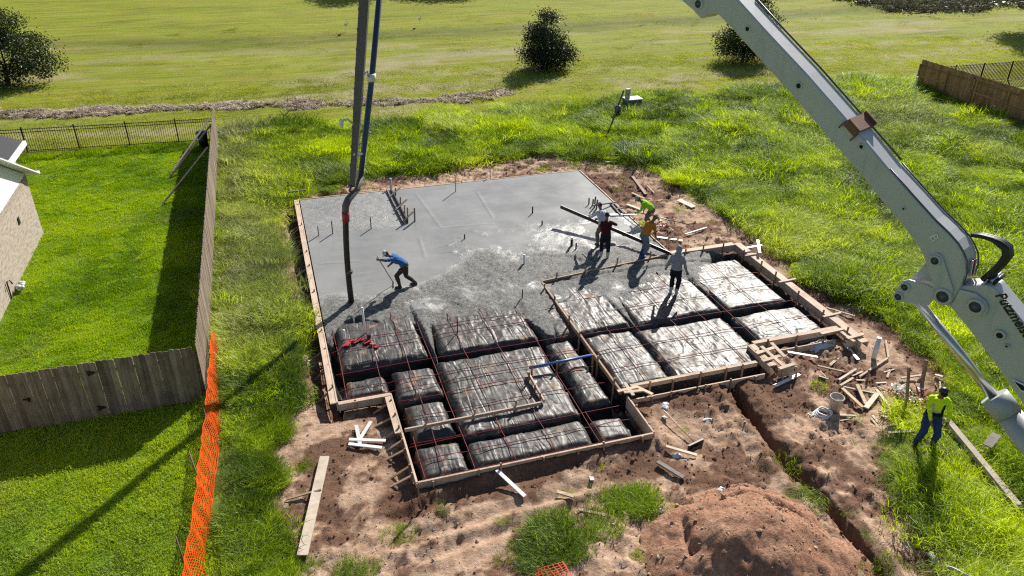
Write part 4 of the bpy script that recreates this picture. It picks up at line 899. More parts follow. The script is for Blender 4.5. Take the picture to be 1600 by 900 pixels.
# long grass of the verge
longs = protos('tuft_long', [clump(210, .50, .25, .012, .8, 'grass_long', k) for k in range(4)]+[clump(210, .50, .27, .012, .5, 'grass_long', 10+k, .9) for k in range(4)])
def long_grass():
    P = []
    for n, bx in ((11500, (-2.5, 20, 7, 46)), (9500, (18, 34, 7, 46)), (3000, (34, 42.2, 18, 46))):
        x, y = sample(n, *bx); d, l, f, ds = zones(x, y); v = np.clip(1-d-l-f, 0, 1)
        sl = sdf(SLAB, x, y)
        keep = (rng.uniform(size=n) < v**.7) & (sl < -.5) & in_view(x, y) & ((x > -2.15) | (y > 22.5))
        keep &= segd(x, y, [tuple(W(1476, 660))[:2], tuple(W(1588, 797))[:2]]) > .5
        P.append(np.stack([x[keep], y[keep]], 1))
    x, y = sample(1100, -2.1, -.6, 11, 21); d, l, f, ds = zones(x, y); keep = d < .4; P.append(np.stack([x[keep], y[keep]], 1))
    # strays in the mud plus the named clumps near the bottom
    x, y = sample(3600, -1.5, 19, 7, 37); d, l, f, ds = zones(x, y); e = fbm(x*.9, y*.9, 3, 5, .6)
    keep = (sdf(SLAB, x, y) < -.5) & (d > .5) & ((segd(x, y, TRENCH) > .7) | (y < 12)) & (fbm(x*.7+9, y*.7, 221, 4, .6)+rng.uniform(-.08, .08, len(x)) > .21) & (pile_z(x, y) < -.3)
    stray = np.stack([x[keep], y[keep]], 1)
    big = []
    for px, py, rx, ry, n in [(860, 845, .75, .35, 150), (890, 862, .6, .3, 80), (985, 785, .5, .30, 110), (788, 815, .15, .12, 10), (945, 825, .2, .15, 12), (838, 880, .3, .2, 30), (470, 730, .2, .2, 12), (440, 690, .2, .2, 10), (465, 880, .5, .25, 40), (555, 892, .4, .15, 30), (690, 795, .12, .1, 8), (1312, 862, .15, .2, 14), (1030, 815, .2, .12, 14), (625, 838, .2, .15, 10), (1010, 870, .25, .12, 16)]:
        n = max(4, n//3); c = W(px, py); big.append(np.stack([c.x+rng.normal(0, rx*.55, n), c.y+rng.normal(0, ry*.6, n)], 1))
    tr = []
    for (ax, ay), (bx_, by_) in zip(TRENCH[2:-1], TRENCH[3:]):
        f = rng.uniform(size=4); sd_ = rng.choice([-1, 1], 4)*rng.uniform(.3, .45, 4); tr.append(np.stack([ax+(bx_-ax)*f+sd_, ay+(by_-ay)*f], 1))
    big = np.concatenate(big+tr)
    A = np.concatenate(P); nA, nS, nB = len(A), len(stray), len(big); Q = np.concatenate([A, stray, big]); n = len(Q); x, y = Q.T; z = gh(x, y)-.015
    dist = np.hypot(x, y); hgt = np.clip(1+2.2*fbm(x*.6, y*.6, 231, 4)+1.4*fbm(x*1.6, y*1.6, 232, 2), .3, 2)
    hgt = np.where(x < .8, np.maximum(hgt, .85), hgt)
    left = sst(.5, -.5, x)*sst(21, 15, y)                # trodden strip by the netting
    s = (.75+.5*rng.uniform(size=n))*hgt*(1-.3*left)*np.clip(.9+dist*.006, 1, 1.35)
    s[nA:nA+nS] *= .32; s[nA+nS:] *= .5
    wide = np.clip(.9+dist*.012, 1, 1.6)
    scl = np.stack([s*wide**.6, s*wide**.6, s], 1)
    wind = fbm(x*.3, y*.3, 233, 3)*7+1.2
    rot = upright(n, .14); idx = rng.integers(0, 8, n); lod = idx >= 4; rot[lod, 2] = wind[lod]+rng.normal(0, .5, lod.sum())
    tv = np.clip(.47+fbm(x*.45, y*.45, 235, 4)*1.3+fbm(x*1.3, y*1.3, 236, 3)*1.4+fbm(x*.1, y*.1, 241)*.5+rng.normal(0, .12, n), 0, 1)
    seed = np.clip(sst(.06, .28, fbm(x*.33+4, y*.33, 237, 4)), 0, 1)*.35
    seed = np.maximum(seed, .5*np.exp(-(((x-35.5)/5)**2+((y-37)/4)**2))); seed = np.maximum(seed, .75*np.exp(-((x+1.7)/1.3)**2)*sst(19, 23, y)*(.8+fbm(x, y, 239)))
    seed[nA+nS:] *= .1; tv[nA+nS:] = np.clip(tv[nA+nS:]*.35+.08, 0, 1)
    tint = np.stack([tv, np.clip(seed, 0, .8), tv*0, tv*0+1], 1)
    scatter('long_grass', 'long unmown green grass growing around the building site', 'grass', longs, np.stack([x, y, z], 1), rot, scl, idx, tint)
long_grass()
lawns = protos('tuft_lawn', [clump(300, .40, .075, .013, .6, 'grass_lawn', 30+k) for k in range(5)])
def lawn_grass():
    x, y = sample(10000, -16, -2.7, 9, 43.6); d, l, f, ds = zones(x, y)
    keep = (l > .5) & in_view(x, y) & ~((x < -9.4) & (y < 33.1)) & (rng.uniform(size=len(x)) < np.clip(1.25-.012*y, .5, 1))
    x, y = x[keep], y[keep]; n = len(x); z = gh(x, y)-.005
    s = rng.uniform(.8, 1.35, n)*np.where(y < 19.4, 1.0, .9); tv = np.clip(.5+.10*np.sin(x*5.6+.6*fbm(x, y*.2, 255))+.3*np.exp(-(((x+8.8)/.9)**2+((y-31.5)/2.2)**2))+fbm(x*.45, y*.45, 251, 5, .6)*1.7+rng.normal(0, .16, n)+.30*(y < 19.4), 0, 1)
    gr = np.clip(sst(.05, .3, fbm(x*.6+7, y*.6, 253, 4)), 0, 1)*.30+.15*(y < 19.4)
    # uncut fringe along the iron fence
    fr = (y > 42.6); s = np.where(fr, s*2.6, s)
    scatter('lawn_grass', 'short mown green grass of the neighbouring lawn', 'grass', lawns, np.stack([x, y, z], 1), upright(n, .1), np.stack([np.where(fr, 1, s), np.where(fr, 1, s), s], 1), rng.integers(0, 5, n), np.stack([tv, gr, tv*0, tv*0+1], 1))
lawn_grass()
fields = protos('tuft_field', [clump(230, .80, .07, .022, .8, 'grass_field', 50+k) for k in range(5)])
def field_grass():
    x1, y1 = sample(4200, -25, 62, 43, 56); x2, y2 = sample(900, -32, 90, 56, 75); x = np.concatenate([x1, x2]); y = np.concatenate([y1, y2])
    d, l, f, ds = zones(x, y); lit = segd(x, y, [(-40, 54), (-15, 51.7), (-8, 51.0), (7, 48.3), (12, 47.9), (16, 48.6), (21, 50.6), (27, 50.8), (33, 49.2), (44, 51)])
    st = fbm(x*.045, y*.9, 261, 4)*1.3
    keep = (f > .6) & in_view(x, y) & (rng.uniform(size=len(x)) < np.clip(.75+st*2, .15, 1)) & ((lit > .8) | (x > 30) | (rng.uniform(size=len(x)) < .2))
    x, y, st = x[keep], y[keep], st[keep]; n = len(x); z = gh(x, y)-.01
    row = np.abs(y-(68.6+np.where(x < 0, -.22*x, 0)+np.where(x > 45, (x-45)**2*.006, 0))); dk = sst(4, 1, row)
    near = sst(49, 45, y)*(x > -3)
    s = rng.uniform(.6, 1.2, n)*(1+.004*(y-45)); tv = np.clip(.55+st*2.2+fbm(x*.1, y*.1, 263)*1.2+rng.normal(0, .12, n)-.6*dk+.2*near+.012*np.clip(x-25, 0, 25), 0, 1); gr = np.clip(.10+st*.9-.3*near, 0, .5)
    scatter('field_grass', 'short yellowish mown grass of the open field behind', 'grass', fields, np.stack([x, y, z], 1), upright(n, .08), np.stack([s*1.3, s, s*.8], 1), rng.integers(0, 5, n), np.stack([tv, gr, tv*0, tv*0+1], 1))
field_grass()
# cut hay left in a strip, and broken soil
def chip_mat(name, stops):
    m, t = newmat(name); M[name] = m
    tc = t.n('ShaderNodeSeparateColor', {0: t.attr('tint', 'INSTANCER')}).outputs
    pos = t.n('ShaderNodeNewGeometry').outputs['Position']
    c = t.ramp(t.math('ADD', tc[0], t.math('MULTIPLY', t.math('SUBTRACT', t.noise(14, 4, .6, pos), .5), .5), clamp=True), stops)
    t.pbr(c, .95, t.bump(t.noise(45, 4, .7, pos), .6, .02), spec=.1)
chip_mat('soil_clod', [(0, (.075, .038, .023)), (.45, (.20, .115, .073)), (1, (.60, .43, .30))])
chip_mat('hay', [(0, (.12, .095, .05)), (.45, (.38, .30, .21)), (1, (.68, .57, .46))])
def clod(seed):
    b = MB(); b.ell((0, 0, 0), (1, .85, .65), n=8, m_=6); me = b.mesh('clod', 'soil_clod'); r = np.random.default_rng(seed)
    co = np.array(b.v); ph = r.uniform(0, 6, 3); k = 1+.22*np.sin(co[:, 0]*3+ph[0])+.2*np.sin(co[:, 1]*4+ph[1])+.16*np.sin(co[:, 2]*5+ph[2]); me.vertices.foreach_set('co', (co*k[:, None]).ravel())
    me.polygons.foreach_set('use_smooth', [False]*len(me.polygons)); me.update(); return me
clods = protos('clod', [clod(k) for k in range(5)])
def soil_clods():
    x, y = sample(56000, -1.6, 19.2, 6.5, 37); d, l, f, ds = zones(x, y); w_ = wet(x, y); pz = pile_z(x, y)
    rough = sst(-.15, .2, fbm(x*.45+3, y*.45, 41, 3)+.05)
    keep = (d > .45) & (sdf(SLAB, x, y) < -.06) & (rng.uniform(size=len(x)) < .10+.45*w_+.22*rough+.12*(pz > -.3)) & in_view(x, y)
    x, y, w_, pz = x[keep], y[keep], w_[keep], pz[keep]; n = len(x); z = np.maximum(gh(x, y), pz)
    s = np.clip(rng.lognormal(-4.25, .6, n), .008, .075); tv = np.clip(.88-.75*w_+rng.normal(0, .12, n), 0, 1); tv = np.where(pz > -.3, .68+rng.normal(0, .10, n), tv)
    scatter('soil_clods', 'broken lumps of brown soil strewn over the bare ground', 'soil', clods, np.stack([x, y, z+s*.15], 1), upright(n, .35), np.stack([s, s, s*.6], 1), rng.integers(0, 5, n), np.stack([tv, tv, tv, tv*0+1], 1))
soil_clods()
def haymesh(seed):
    r = np.random.default_rng(seed); b = MB()
    for k in range(26):
        a = r.uniform(0, 6.283); c = Vector((r.normal(0, .16), r.normal(0, .12), r.uniform(.0, .10))); d_ = Vector((math.cos(a), math.sin(a), r.normal(0, .25)))*r.uniform(.06, .16); n_ = Vector((-d_.y, d_.x, 0)).normalized()*.014
        b.add([c-d_-n_, c+d_-n_, c+d_+n_, c-d_+n_], [(0, 1, 2, 3)])
    return b.mesh('hay', 'hay')
hays = protos('hay', [haymesh(k) for k in range(4)])
def hay_strip():
    line = [(-24, 52.6), (-15, 51.7), (-8, 51.0), (7, 48.3), (12, 47.9), (15, 48.4)]
    x, y = sample(9500, -24, 16, 46, 54); dl = segd(x, y, line)+fbm(x*.5, y*.5, 71, 4)*1.6
    keep = (dl < .75) & (fbm(x*1.1, y*1.6, 72, 4)+rng.uniform(-.1, .1, len(x)) > -.20); x, y = x[keep], y[keep]; n = len(x)
    tv = np.clip(.6+rng.normal(0, .25, n), 0, 1); s = rng.uniform(.5, 1.1, n)
    scatter('hay_strip', 'strip of dry cut hay lying across the mown field', 'hay', hays, np.stack([x, y, gh(x, y)], 1), upright(n, .2), np.stack([s, s, s*1.2], 1), rng.integers(0, 4, n), np.stack([tv, tv, tv, tv*0+1], 1))
hay_strip()

# ================================================================== BUSHES AND TREES
def leaf_mat(name, dark, light, grey):
    m, t = newmat(name); M[name] = m; v = t.attr('lv', out='Fac')
    c = t.ramp(v, [(.0, dark), (.75, light), (1, grey)])
    d = t.n('ShaderNodeBsdfDiffuse', {0: c}).outputs[0]; tr = t.n('ShaderNodeBsdfTranslucent', {0: c}).outputs[0]; g = t.n('ShaderNodeBsdfGlossy', {0: (.8, .85, .8), 'Roughness': .4}).outputs[0]
    s = t.n('ShaderNodeMixShader', {0: .2, 1: d, 2: tr}).outputs[0]; s = t.n('ShaderNodeMixShader', {0: .05, 1: s, 2: g}).outputs[0]; t.out(s)
leaf_mat('leaf_dark', (.006, .011, .004), (.032, .045, .014), (.12, .14, .075))
leaf_mat('leaf_bright', (.008, .016, .004), (.045, .07, .011), (.17, .21, .045))
leaf_mat('brush_dry', (.06, .06, .03), (.17, .155, .09), (.27, .25, .18))
def tree(name, label, cat, loc, lobes, nleaf, leaf, mat, seed, trunk_h=1.0, group=None):
    r = np.random.default_rng(seed); loc = Vector(loc); t = thing(name, label, cat, loc, group); extra = []
    for c, rad in lobes:
        for q in range(4):
            d = r.normal(size=3); d /= np.linalg.norm(d); d[2] = abs(d[2])*.9-.15; k = r.uniform(.25, .52); extra.append((tuple(np.array(c)+d*np.array(rad)*r.uniform(.85, 1.08)), tuple(np.array(rad)*k)))
    core = [(c, tuple(v*.85 for v in rad)) for c, rad in lobes]
    tb = MB(); cs = [Vector(l[0]) for l in lobes]
    for j in range(3 if trunk_h < 1.5 else 1):
        o = Vector((r.normal(0, .15), r.normal(0, .12), 0)); tb.tube([loc+o+Vector((0, 0, -.2)), loc+o*.8+Vector((0, 0, trunk_h*.5)), loc+o*.4+Vector((r.normal(0, .1), r.normal(0, .1), trunk_h))], [.13, .10, .08], 7)
    for c in cs:
        s = loc+Vector((0, 0, trunk_h*.7)); e = loc+c; mdl = s.lerp(e, .5)+Vector((r.normal(0, .15), r.normal(0, .15), .1)); tb.tube([s, mdl, e], [.07, .05, .02], 6)
        for q in range(4):
            d = Vector(r.normal(0, 1, 3)).normalized()*.6; tb.tube([mdl.lerp(e, .5), mdl.lerp(e, .6)+d*.6, e+d*.9], [.03, .02, .006], 4)
    tb.build('trunk', 'bark', t)
    # twig clusters through the volume of each lobe, leaves round each twig
    wts = np.array([a[1][0]*a[1][1]*a[1][2] for a in lobes])**.75; V = []; lv = []; allb = core+extra; wts = np.array([a[1][0]*a[1][1]*a[1][2] for a in allb])**.7; wts /= wts.sum(); tone = r.normal(0, .14, len(allb))
    for ib, ((c, rad), wt) in enumerate(zip(allb, wts)):
        nt_ = max(8, int(nleaf*wt/28)); dirs = r.normal(size=(nt_, 3)); dirs /= np.linalg.norm(dirs, axis=1)[:, None]
        rr = r.uniform(.45, 1.0, nt_)**.5*(1+.13*np.sin(dirs[:, 0]*5+seed)+.12*np.sin(dirs[:, 2]*6+seed*2)+.08*r.normal(size=nt_))
        tc = np.array(c)+dirs*rr[:, None]*np.array(rad)
        for q in range(nt_):
            if tc[q, 2] < .05: tc[q, 2] = r.uniform(.05, .4)
            k = 28; off = r.normal(size=(k, 3))*np.array([.17, .17, .13])*(leaf/.10)
            ctr = tc[q]+off+dirs[q]*r.uniform(0, .12, k)[:, None]; val = np.clip(tone[ib]+r.normal(.42, .14)+r.normal(0, .12, k)+.12*dirs[q, 2], 0, 1)  # clusters facing up get a lighter leaf colour, sunlight painted in
            a = r.normal(size=(k, 3)); a += dirs[q]*.4; a /= np.linalg.norm(a, axis=1)[:, None]; b = np.cross(a, r.normal(size=(k, 3))); b /= np.linalg.norm(b, axis=1)[:, None]
            L = leaf*r.uniform(.6, 1.3, k)[:, None]; 
            V.append(np.stack([ctr-a*L*.5, ctr+b*L*.24, ctr+a*L*.5, ctr-b*L*.24], 1)); lv.append(np.repeat(val, 4))
    V = np.concatenate(V).reshape(-1, 3); lv = np.concatenate(lv)
    me = fastmesh('crown', V, np.arange(len(V)).reshape(-1, 4), False); a = me.attributes.new('lv', 'FLOAT', 'POINT'); a.data.foreach_set('value', lv.astype(np.float32)); me.materials.append(M[mat])
    o = link('crown', me); o.parent = t; return t
def base(px, py): p = U(px, py, -.25); return (p.x, p.y, gz(p.x, p.y) if -16 < p.x < 46 and p.y < 46 else -.25)
tree('bush', 'dark rounded bush with a tufted top standing alone in the field', 'bush', base(853, 106), [((0, 0, .6), (1.75, 1.5, .7)), ((0, 0, 1.4), (1.75, 1.6, 1.35)), ((-.5, .2, 2.1), (1.2, 1.1, 1.0)), ((.6, 0, 1.9), (1.1, 1.0, .95)), ((-.15, .1, 3.3), (.75, .75, .75)), ((1.0, -.2, 1.0), (.9, .9, .9)), ((-1.0, -.3, .9), (.9, .9, .8))], 16000, .15, 'leaf_dark', 3, .8, 'bushes in the field')
tree('bush', 'dark bush half hidden behind the grey pump boom', 'bush', base(1162, 94), [((0, 0, .6), (2.1, 1.7, .8)), ((0, 0, 1.6), (2.0, 1.7, 1.5)), ((.5, .2, 2.8), (1.5, 1.3, 1.1)), ((1.1, .3, 3.9), (.9, .9, .7)), ((-.9, 0, 1.5), (1.0, 1.0, 1.3)), ((1.5, 0, 1.8), (1.0, 1.0, 1.1))], 17000, .15, 'leaf_bright', 5, .8, 'bushes in the field')
tree('bush', 'big spreading bush at the left edge above the iron fence', 'bush', base(18, 133), [((0, 0, .7), (2.9, 2.0, .9)), ((0, 0, 1.7), (2.5, 2.0, 1.6)), ((-.8, .2, 3.2), (1.9, 1.5, 1.2)), ((1.2, 0, 2.6), (1.5, 1.3, 1.1)), ((1.9, -.3, 1.2), (1.3, 1.1, 1.0)), ((-2.0, 0, 2.0), (1.6, 1.5, 1.5)), ((.3, .3, 3.9), (1.1, 1.0, .8))], 21000, .15, 'leaf_bright', 8, 1.0, 'bushes in the field')
# trees beyond the frame whose shade falls on the field
big = [((0, 0, 6.2), (3.6, 3.4, 2.2)), ((-2.4, .4, 5.2), (2.2, 2.2, 1.6)), ((2.2, -.6, 5.4), (2.3, 2.2, 1.7)), ((.3, 1.8, 7.2), (2.2, 2.0, 1.5)), ((-.8, -2.0, 5.0), (1.9, 1.8, 1.2))]
tree('shade_tree', 'spreading tree beyond the right edge casting shade on the field', 'tree', (70.6, 58.0, -.3), big, 30000, .3, 'leaf_bright', 12, 4.2)
tree('shade_tree', 'tree beyond the top edge, left of the pump pipe', 'tree', (15.5, 97, -.3), big, 9000, .34, 'leaf_bright', 14, 4.2)
tree('shade_tree', 'tree beyond the top edge, right of the pump pipe', 'tree', (25, 95.5, -.3), big, 9000, .34, 'leaf_bright', 15, 4.2)
def brush():
    x, y = sample(800, 62, 100, 62, 82); keep = (fbm(x*.2, y*.2, 271, 4) > -.03) & (y > 60+.12*(x-62)) & (y > 66.5-.25*(x-66)); x, y = x[keep], y[keep]; n = len(x)
    r = np.random.default_rng(4); ms = []
    for s in range(3):
        b = MB(); vals = []
        for k in range(90):
            c = Vector((r.normal(0, .4), r.normal(0, .4), abs(r.normal(0, .25)))); a = Vector(r.normal(0, 1, 3)).normalized()*.14; q = a.orthogonal().normalized()*.05
            b.add([c-a, c+q, c+a, c-q], [(0, 1, 2, 3)]); vals += [r.uniform()]*4
        me = b.mesh('brush', 'brush_dry'); at = me.attributes.new('lv', 'FLOAT', 'POINT'); at.data.foreach_set('value', vals); ms.append(me)
    s = rng.uniform(.5, 1.4, n)
    scatter('brush', 'dark scrubby brush on rough ground in the far right corner', 'brush', protos('brush', ms), np.stack([x, y, gh(x, y)], 1), upright(n, .2), np.stack([s*1.5, s, s], 1), rng.integers(0, 3, n), np.stack([s, s, s, s*0+1], 1))
brush()
# ================================================================== PEOPLE
def ik(a, b, l1, l2, hint):
    a, b, hint = Vector(a), Vector(b), Vector(hint); d = b-a; L = d.length
    if L > (l1+l2)*.995: b = a+d*((l1+l2)*.995/L); d = b-a; L = d.length
    u = d/L; x = (l1*l1-l2*l2+L*L)/(2*L); h = math.sqrt(max(0, l1*l1-x*x)); n = hint-u*hint.dot(u)
    n = n.normalized() if n.length > 1e-5 else u.orthogonal().normalized()
    return a+u*x+n*h, b
PEOPLE = []
SKN, TOP, TRS, BOOT, LOW, STR, HAIR = range(7)
def person(label, loc, yaw, mats, lean=0, side=0, twist=0, ph=.92, feet=((-.11, 0), (.11, 0)), hands=None, head=(0, 0), elbow=((-.4, -.6, -.5), (.4, -.6, -.5)), sleeves='long', hood=False, vest=False, boots_h=0, hat=None, curl=1.0, apron=None, toes=(0, 0), scale=1.0):
    P = []         # primitives: (verts, faces, material per vertex)
    def loft(rings, mi):
        vs = []; fs = []; ms = []; n = 16
        for (c, ax, ay, a, b), mm in zip(rings, mi):
            vs += [Vector(c)+Vector(ax)*(a*1.1*math.cos(2*math.pi*k/n))+Vector(ay)*(b*1.14*math.sin(2*math.pi*k/n)) for k in range(n)]; ms += [mm]*n
        for i in range(len(rings)-1): fs += [(i*n+k, i*n+(k+1) % n, (i+1)*n+(k+1) % n, (i+1)*n+k) for k in range(n)]
        fs += [tuple(reversed(range(n))), tuple(range((len(rings)-1)*n, len(rings)*n))]; P.append((vs, fs, ms))
    def limb(pts, rs, mi, seg=5, n=12):
        rs = [r_*(1.16 if r_ > .03 and mi[0] != SKN else 1) for r_ in rs]
        pts = [Vector(p) for p in pts]; Q = []; Rr = []; Mm = []
        for i in range(len(pts)-1):
            for k in range(seg):
                f = k/seg; Q.append(pts[i].lerp(pts[i+1], f)); Rr.append(rs[i]*(1-f)+rs[i+1]*f); Mm.append(mi[i])
        Q.append(pts[-1]); Rr.append(rs[-1]); Mm.append(mi[-1])
        d0 = (Q[1]-Q[0]).normalized(); d1 = (Q[-1]-Q[-2]).normalized()
        Q = [Q[0]-d0*Rr[0]*.85, Q[0]-d0*Rr[0]*.5]+Q+[Q[-1]+d1*Rr[-1]*.5, Q[-1]+d1*Rr[-1]*.85]; Rr = [Rr[0]*.45, Rr[0]*.85]+Rr+[Rr[-1]*.85, Rr[-1]*.45]; Mm = [Mm[0]]*2+Mm+[Mm[-1]]*2
        b = MB().tube(Q, Rr, n); P.append(([Vector(v) for v in b.v], b.f, [Mm[min(i//n, len(Mm)-1)] for i in range(len(b.v))]))
    def blob(c, rad, mt, mi):
        b = MB().ell(c, rad, mt, 14, 10); P.append(([Vector(v) for v in b.v], b.f, [mi]*len(b.v)))
    pel = Vector((0, 0, ph)); D = Vector((math.sin(side), math.sin(lean)*math.cos(side), math.cos(lean)*math.cos(side)))
    X = Vector((math.cos(twist), math.sin(twist), 0)); X = (X-D*X.dot(D)).normalized(); Yf = D.cross(X)
    X0 = Vector((1, 0, 0)); Dm = (D+Vector((0, 0, .6))).normalized(); Y0 = Dm.cross(X0).normalized()
    wst = pel+Dm*.16; chest = pel+Dm*.12+D*.24; sh = pel+Dm*.12+D*.40; nk = pel+Dm*.12+D*.45
    lo = LOW if vest else TOP
    loft([(pel-Dm*.10, X0, Y0, .10, .085), (pel-Dm*.06, X0, Y0, .165, .125), (pel+Dm*.02, X0, Y0, .178, .13), (pel+Dm*.07, X0, Y0, .172, .128), (wst-Dm*.04, X0, Y0, .168, .122), (wst+Dm*.03, X0, Y0, .165, .118), (wst+D*.09, X, Yf, .175, .122), (chest-D*.02, X, Yf, .185, .128), (chest+D*.06, X, Yf, .195, .13), (chest+D*.12, X, Yf, .195, .118), (sh+D*.0, X, Yf, .165, .10), (sh+D*.045, X, Yf, .09, .075)],
         [TRS, TRS, TRS, lo, lo, STR if vest else TOP, TOP, TOP, TOP, TOP, TOP, TOP])
    hd = (D+Vector((math.sin(head[1])*.6, math.sin(head[0]), math.cos(head[0]))) if True else D).normalized()
    hx = X; hy = hd.cross(hx).normalized(); hx = hy.cross(hd)
    HM = Matrix((hx, hy, hd)).transposed(); hc = nk+hd*.20
    limb([nk-D*.03, nk+hd*.09], [.062, .056], [SKN, SKN])
    blob(hc, (.077, .096, .118), HM, HAIR if hood else SKN); blob(hc+HM @ Vector((0, .035, -.065)), (.055, .06, .06), HM, SKN)
    blob(hc+HM @ Vector((0, .098, -.02)), (.015, .02, .026), HM, SKN)
    for s in (-1, 1): blob(hc+HM @ Vector((s*.078, -.005, -.015)), (.012, .02, .03), HM, SKN)
    blob(hc+HM @ Vector((0, .092, -.065)), (.026, .012, .010), HM, SKN)
    if hood:
        blob(hc+HM @ Vector((0, -.022, .012)), (.112, .115, .14), HM, TOP); blob(nk+HM @ Vector((0, -.05, .04)), (.12, .10, .09), HM, TOP)
    # legs
    for s, ft, toe in ((-1, feet[0], toes[0]), (1, feet[1], toes[1])):
        hip = pel+X0*(s*.088)-Dm*.05; fz = ft[2] if len(ft) > 2 else 0; an = Vector((ft[0], ft[1], fz+.09))
        fd = Vector((math.sin(toe)+.12*s, math.cos(toe), 0)).normalized(); kn, an = ik(hip, an, .44, .42, Vector((s*.12, 1, 0)))
        kf = .5 if boots_h else 1
        limb([hip, hip.lerp(kn, .45), kn, kn.lerp(an, .35), kn.lerp(an, .75), an], [.098, .088, .068, .070, .056, .05], [TRS, TRS, TRS, TRS, BOOT if boots_h else TRS, BOOT])
        sole = Vector((an.x, an.y, an.z-.055))
        limb([sole-fd*.045, sole+fd*.07, sole+fd*.15-Vector((0, 0, .008))], [.042, .044, .034], [BOOT]*3); blob(sole+Vector((0, 0, .025)), (.048, .055, .05), None, BOOT)
    # arms and hands
    for s, hnd, eh in ((-1, hands[0], elbow[0]), (1, hands[1], elbow[1])):
        so_ = sh+X*(s*.175)-D*.02; el, wr = ik(so_, Vector(hnd), .29, .26, Vector(eh)); sm = SKN if sleeves == 'short' else TOP
        limb([so_-X*(s*.03), so_.lerp(el, .5), el, el.lerp(wr, .4), wr], [.066, .056, .045, .043, .031], [TOP, TOP if sleeves == 'long' else TOP, sm, sm, SKN])
        f = (wr-el).normalized(); up_ = Vector((0, 0, 1)); pn = f.cross(up_); pn = pn.normalized() if pn.length > .05 else X.copy(); th = pn.cross(f)    # palm axes
        pc = wr+f*.05; blob(pc, (.042, .020, .050), Matrix((th, pn, f)).transposed(), SKN)
        for q in range(4):
            b0 = wr+f*.085+th*(-.032+.021*q); Lf = (.036, .042, .040, .032)[q]; c1 = f*math.cos(.4*curl)+pn*(-s)*math.sin(.4*curl); c2 = f*math.cos(1.3*curl)+pn*(-s)*math.sin(1.3*curl)
            limb([b0-f*.02, b0+c1*Lf*.6, b0+c1*Lf*.6+c2*Lf], [.0105, .0105, .009], [SKN]*3, 2, 8)
        tb0 = wr+f*.03+th*.035; limb([tb0, tb0+(th*.7+f*.7)*.035, tb0+(th*.4+f*.9-pn*s*.3)*.06], [.013, .012, .010], [SKN]*3, 2, 8)
    V = []; Fc = []; Mi = []
    for vs, fs, ms in P:
        o = len(V); V += [tuple(v) for v in vs]; Fc += [tuple(i+o for i in f) for f in fs]; Mi += ms
    me = bpy.data.meshes.new('tmp'); me.from_pydata(V, [], Fc); me.update(); tmp = bpy.data.objects.new('tmp', me); col.objects.link(tmp)
    rm = tmp.modifiers.new('r', 'REMESH'); rm.mode = 'VOXEL'; rm.voxel_size = .0125; smd = tmp.modifiers.new('s', 'SMOOTH'); smd.factor = .45; smd.iterations = 3
    root = thing('person', label, 'person', loc, 'workers on the site'); root.rotation_euler = (0, 0, yaw); root.scale = (scale,)*3
    PEOPLE.append((tmp, V, Mi, root, mats))
    # eyes, hair and headgear
    e = MB()
    for s in (-1, 1): e.ell(hc+HM @ Vector((s*.030, .088, .005)), (.012, .008, .008), HM, 8, 6)
    o = e.build('eyes', 'hair', center=False); o.parent = root
    if not hood and hat not in ('straw',):
        b = MB().ell(hc+HM @ Vector((0, -.018, .022)), (.082, .088, .104), HM, 16, 10); o = b.build('hair', 'hair', center=False); o.parent = root
    if hat == 'cap' or (isinstance(hat, tuple) and hat[0] == 'cap'):
        mt = hat[1]; back = -1 if len(hat) > 2 else 1; b = MB(); prof = [(.092, -.02), (.093, .02), (.082, .065), (.05, .095), (.0, .105)]
        b.lathe(prof, 18, hc+HM @ Vector((0, -.005, .035)), mat=HM)
        br = [HM @ Vector((.075*math.sin(a), back*(.05+.11*math.cos(a)), -.018+.01*math.cos(a))) for a in np.linspace(-1.45, 1.45, 9)]
        b.prism([hc+HM @ Vector((0, 0, .035))+v for v in br], HM @ Vector((0, 0, .012)))
        o = b.build('cap', mt, center=False); o.parent = root
    if hat == 'straw':
        b = MB().lathe([(.20, -.015), (.205, -.005), (.10, .012), (.095, .05), (.08, .105), (.03, .115), (0, .11)], 22, hc+HM @ Vector((0, -.01, .045)), mat=HM)
        b.lathe([(.19, -.022), (.10, .0), (.09, .0)], 22, hc+HM @ Vector((0, -.01, .045)), mat=HM); o = b.build('straw_hat', 'straw', center=False); o.parent = root
    if vest:
        for s in (-1, 1):
            b = MB(); pts = []
            for zz, yy in ((-.17, .131), (-.05, .137), (.05, .128), (.10, .09), (.125, .0), (.09, -.085), (0, -.132), (-.15, -.13)): pts.append(chest+D*zz+X*(s*.105)+Yf*yy)
            for a, c in zip(pts[:-1], pts[1:]): b.bar(a, c, .04, .012, up=(X*s if False else (a-chest-D*.0-X*(s*.105)).normalized() if (a-chest-X*(s*.105)).length > .01 else D))
            o = b.build('reflective_strap', 'silver' if s > 0 else 'navy', center=False); o.parent = root
    return root
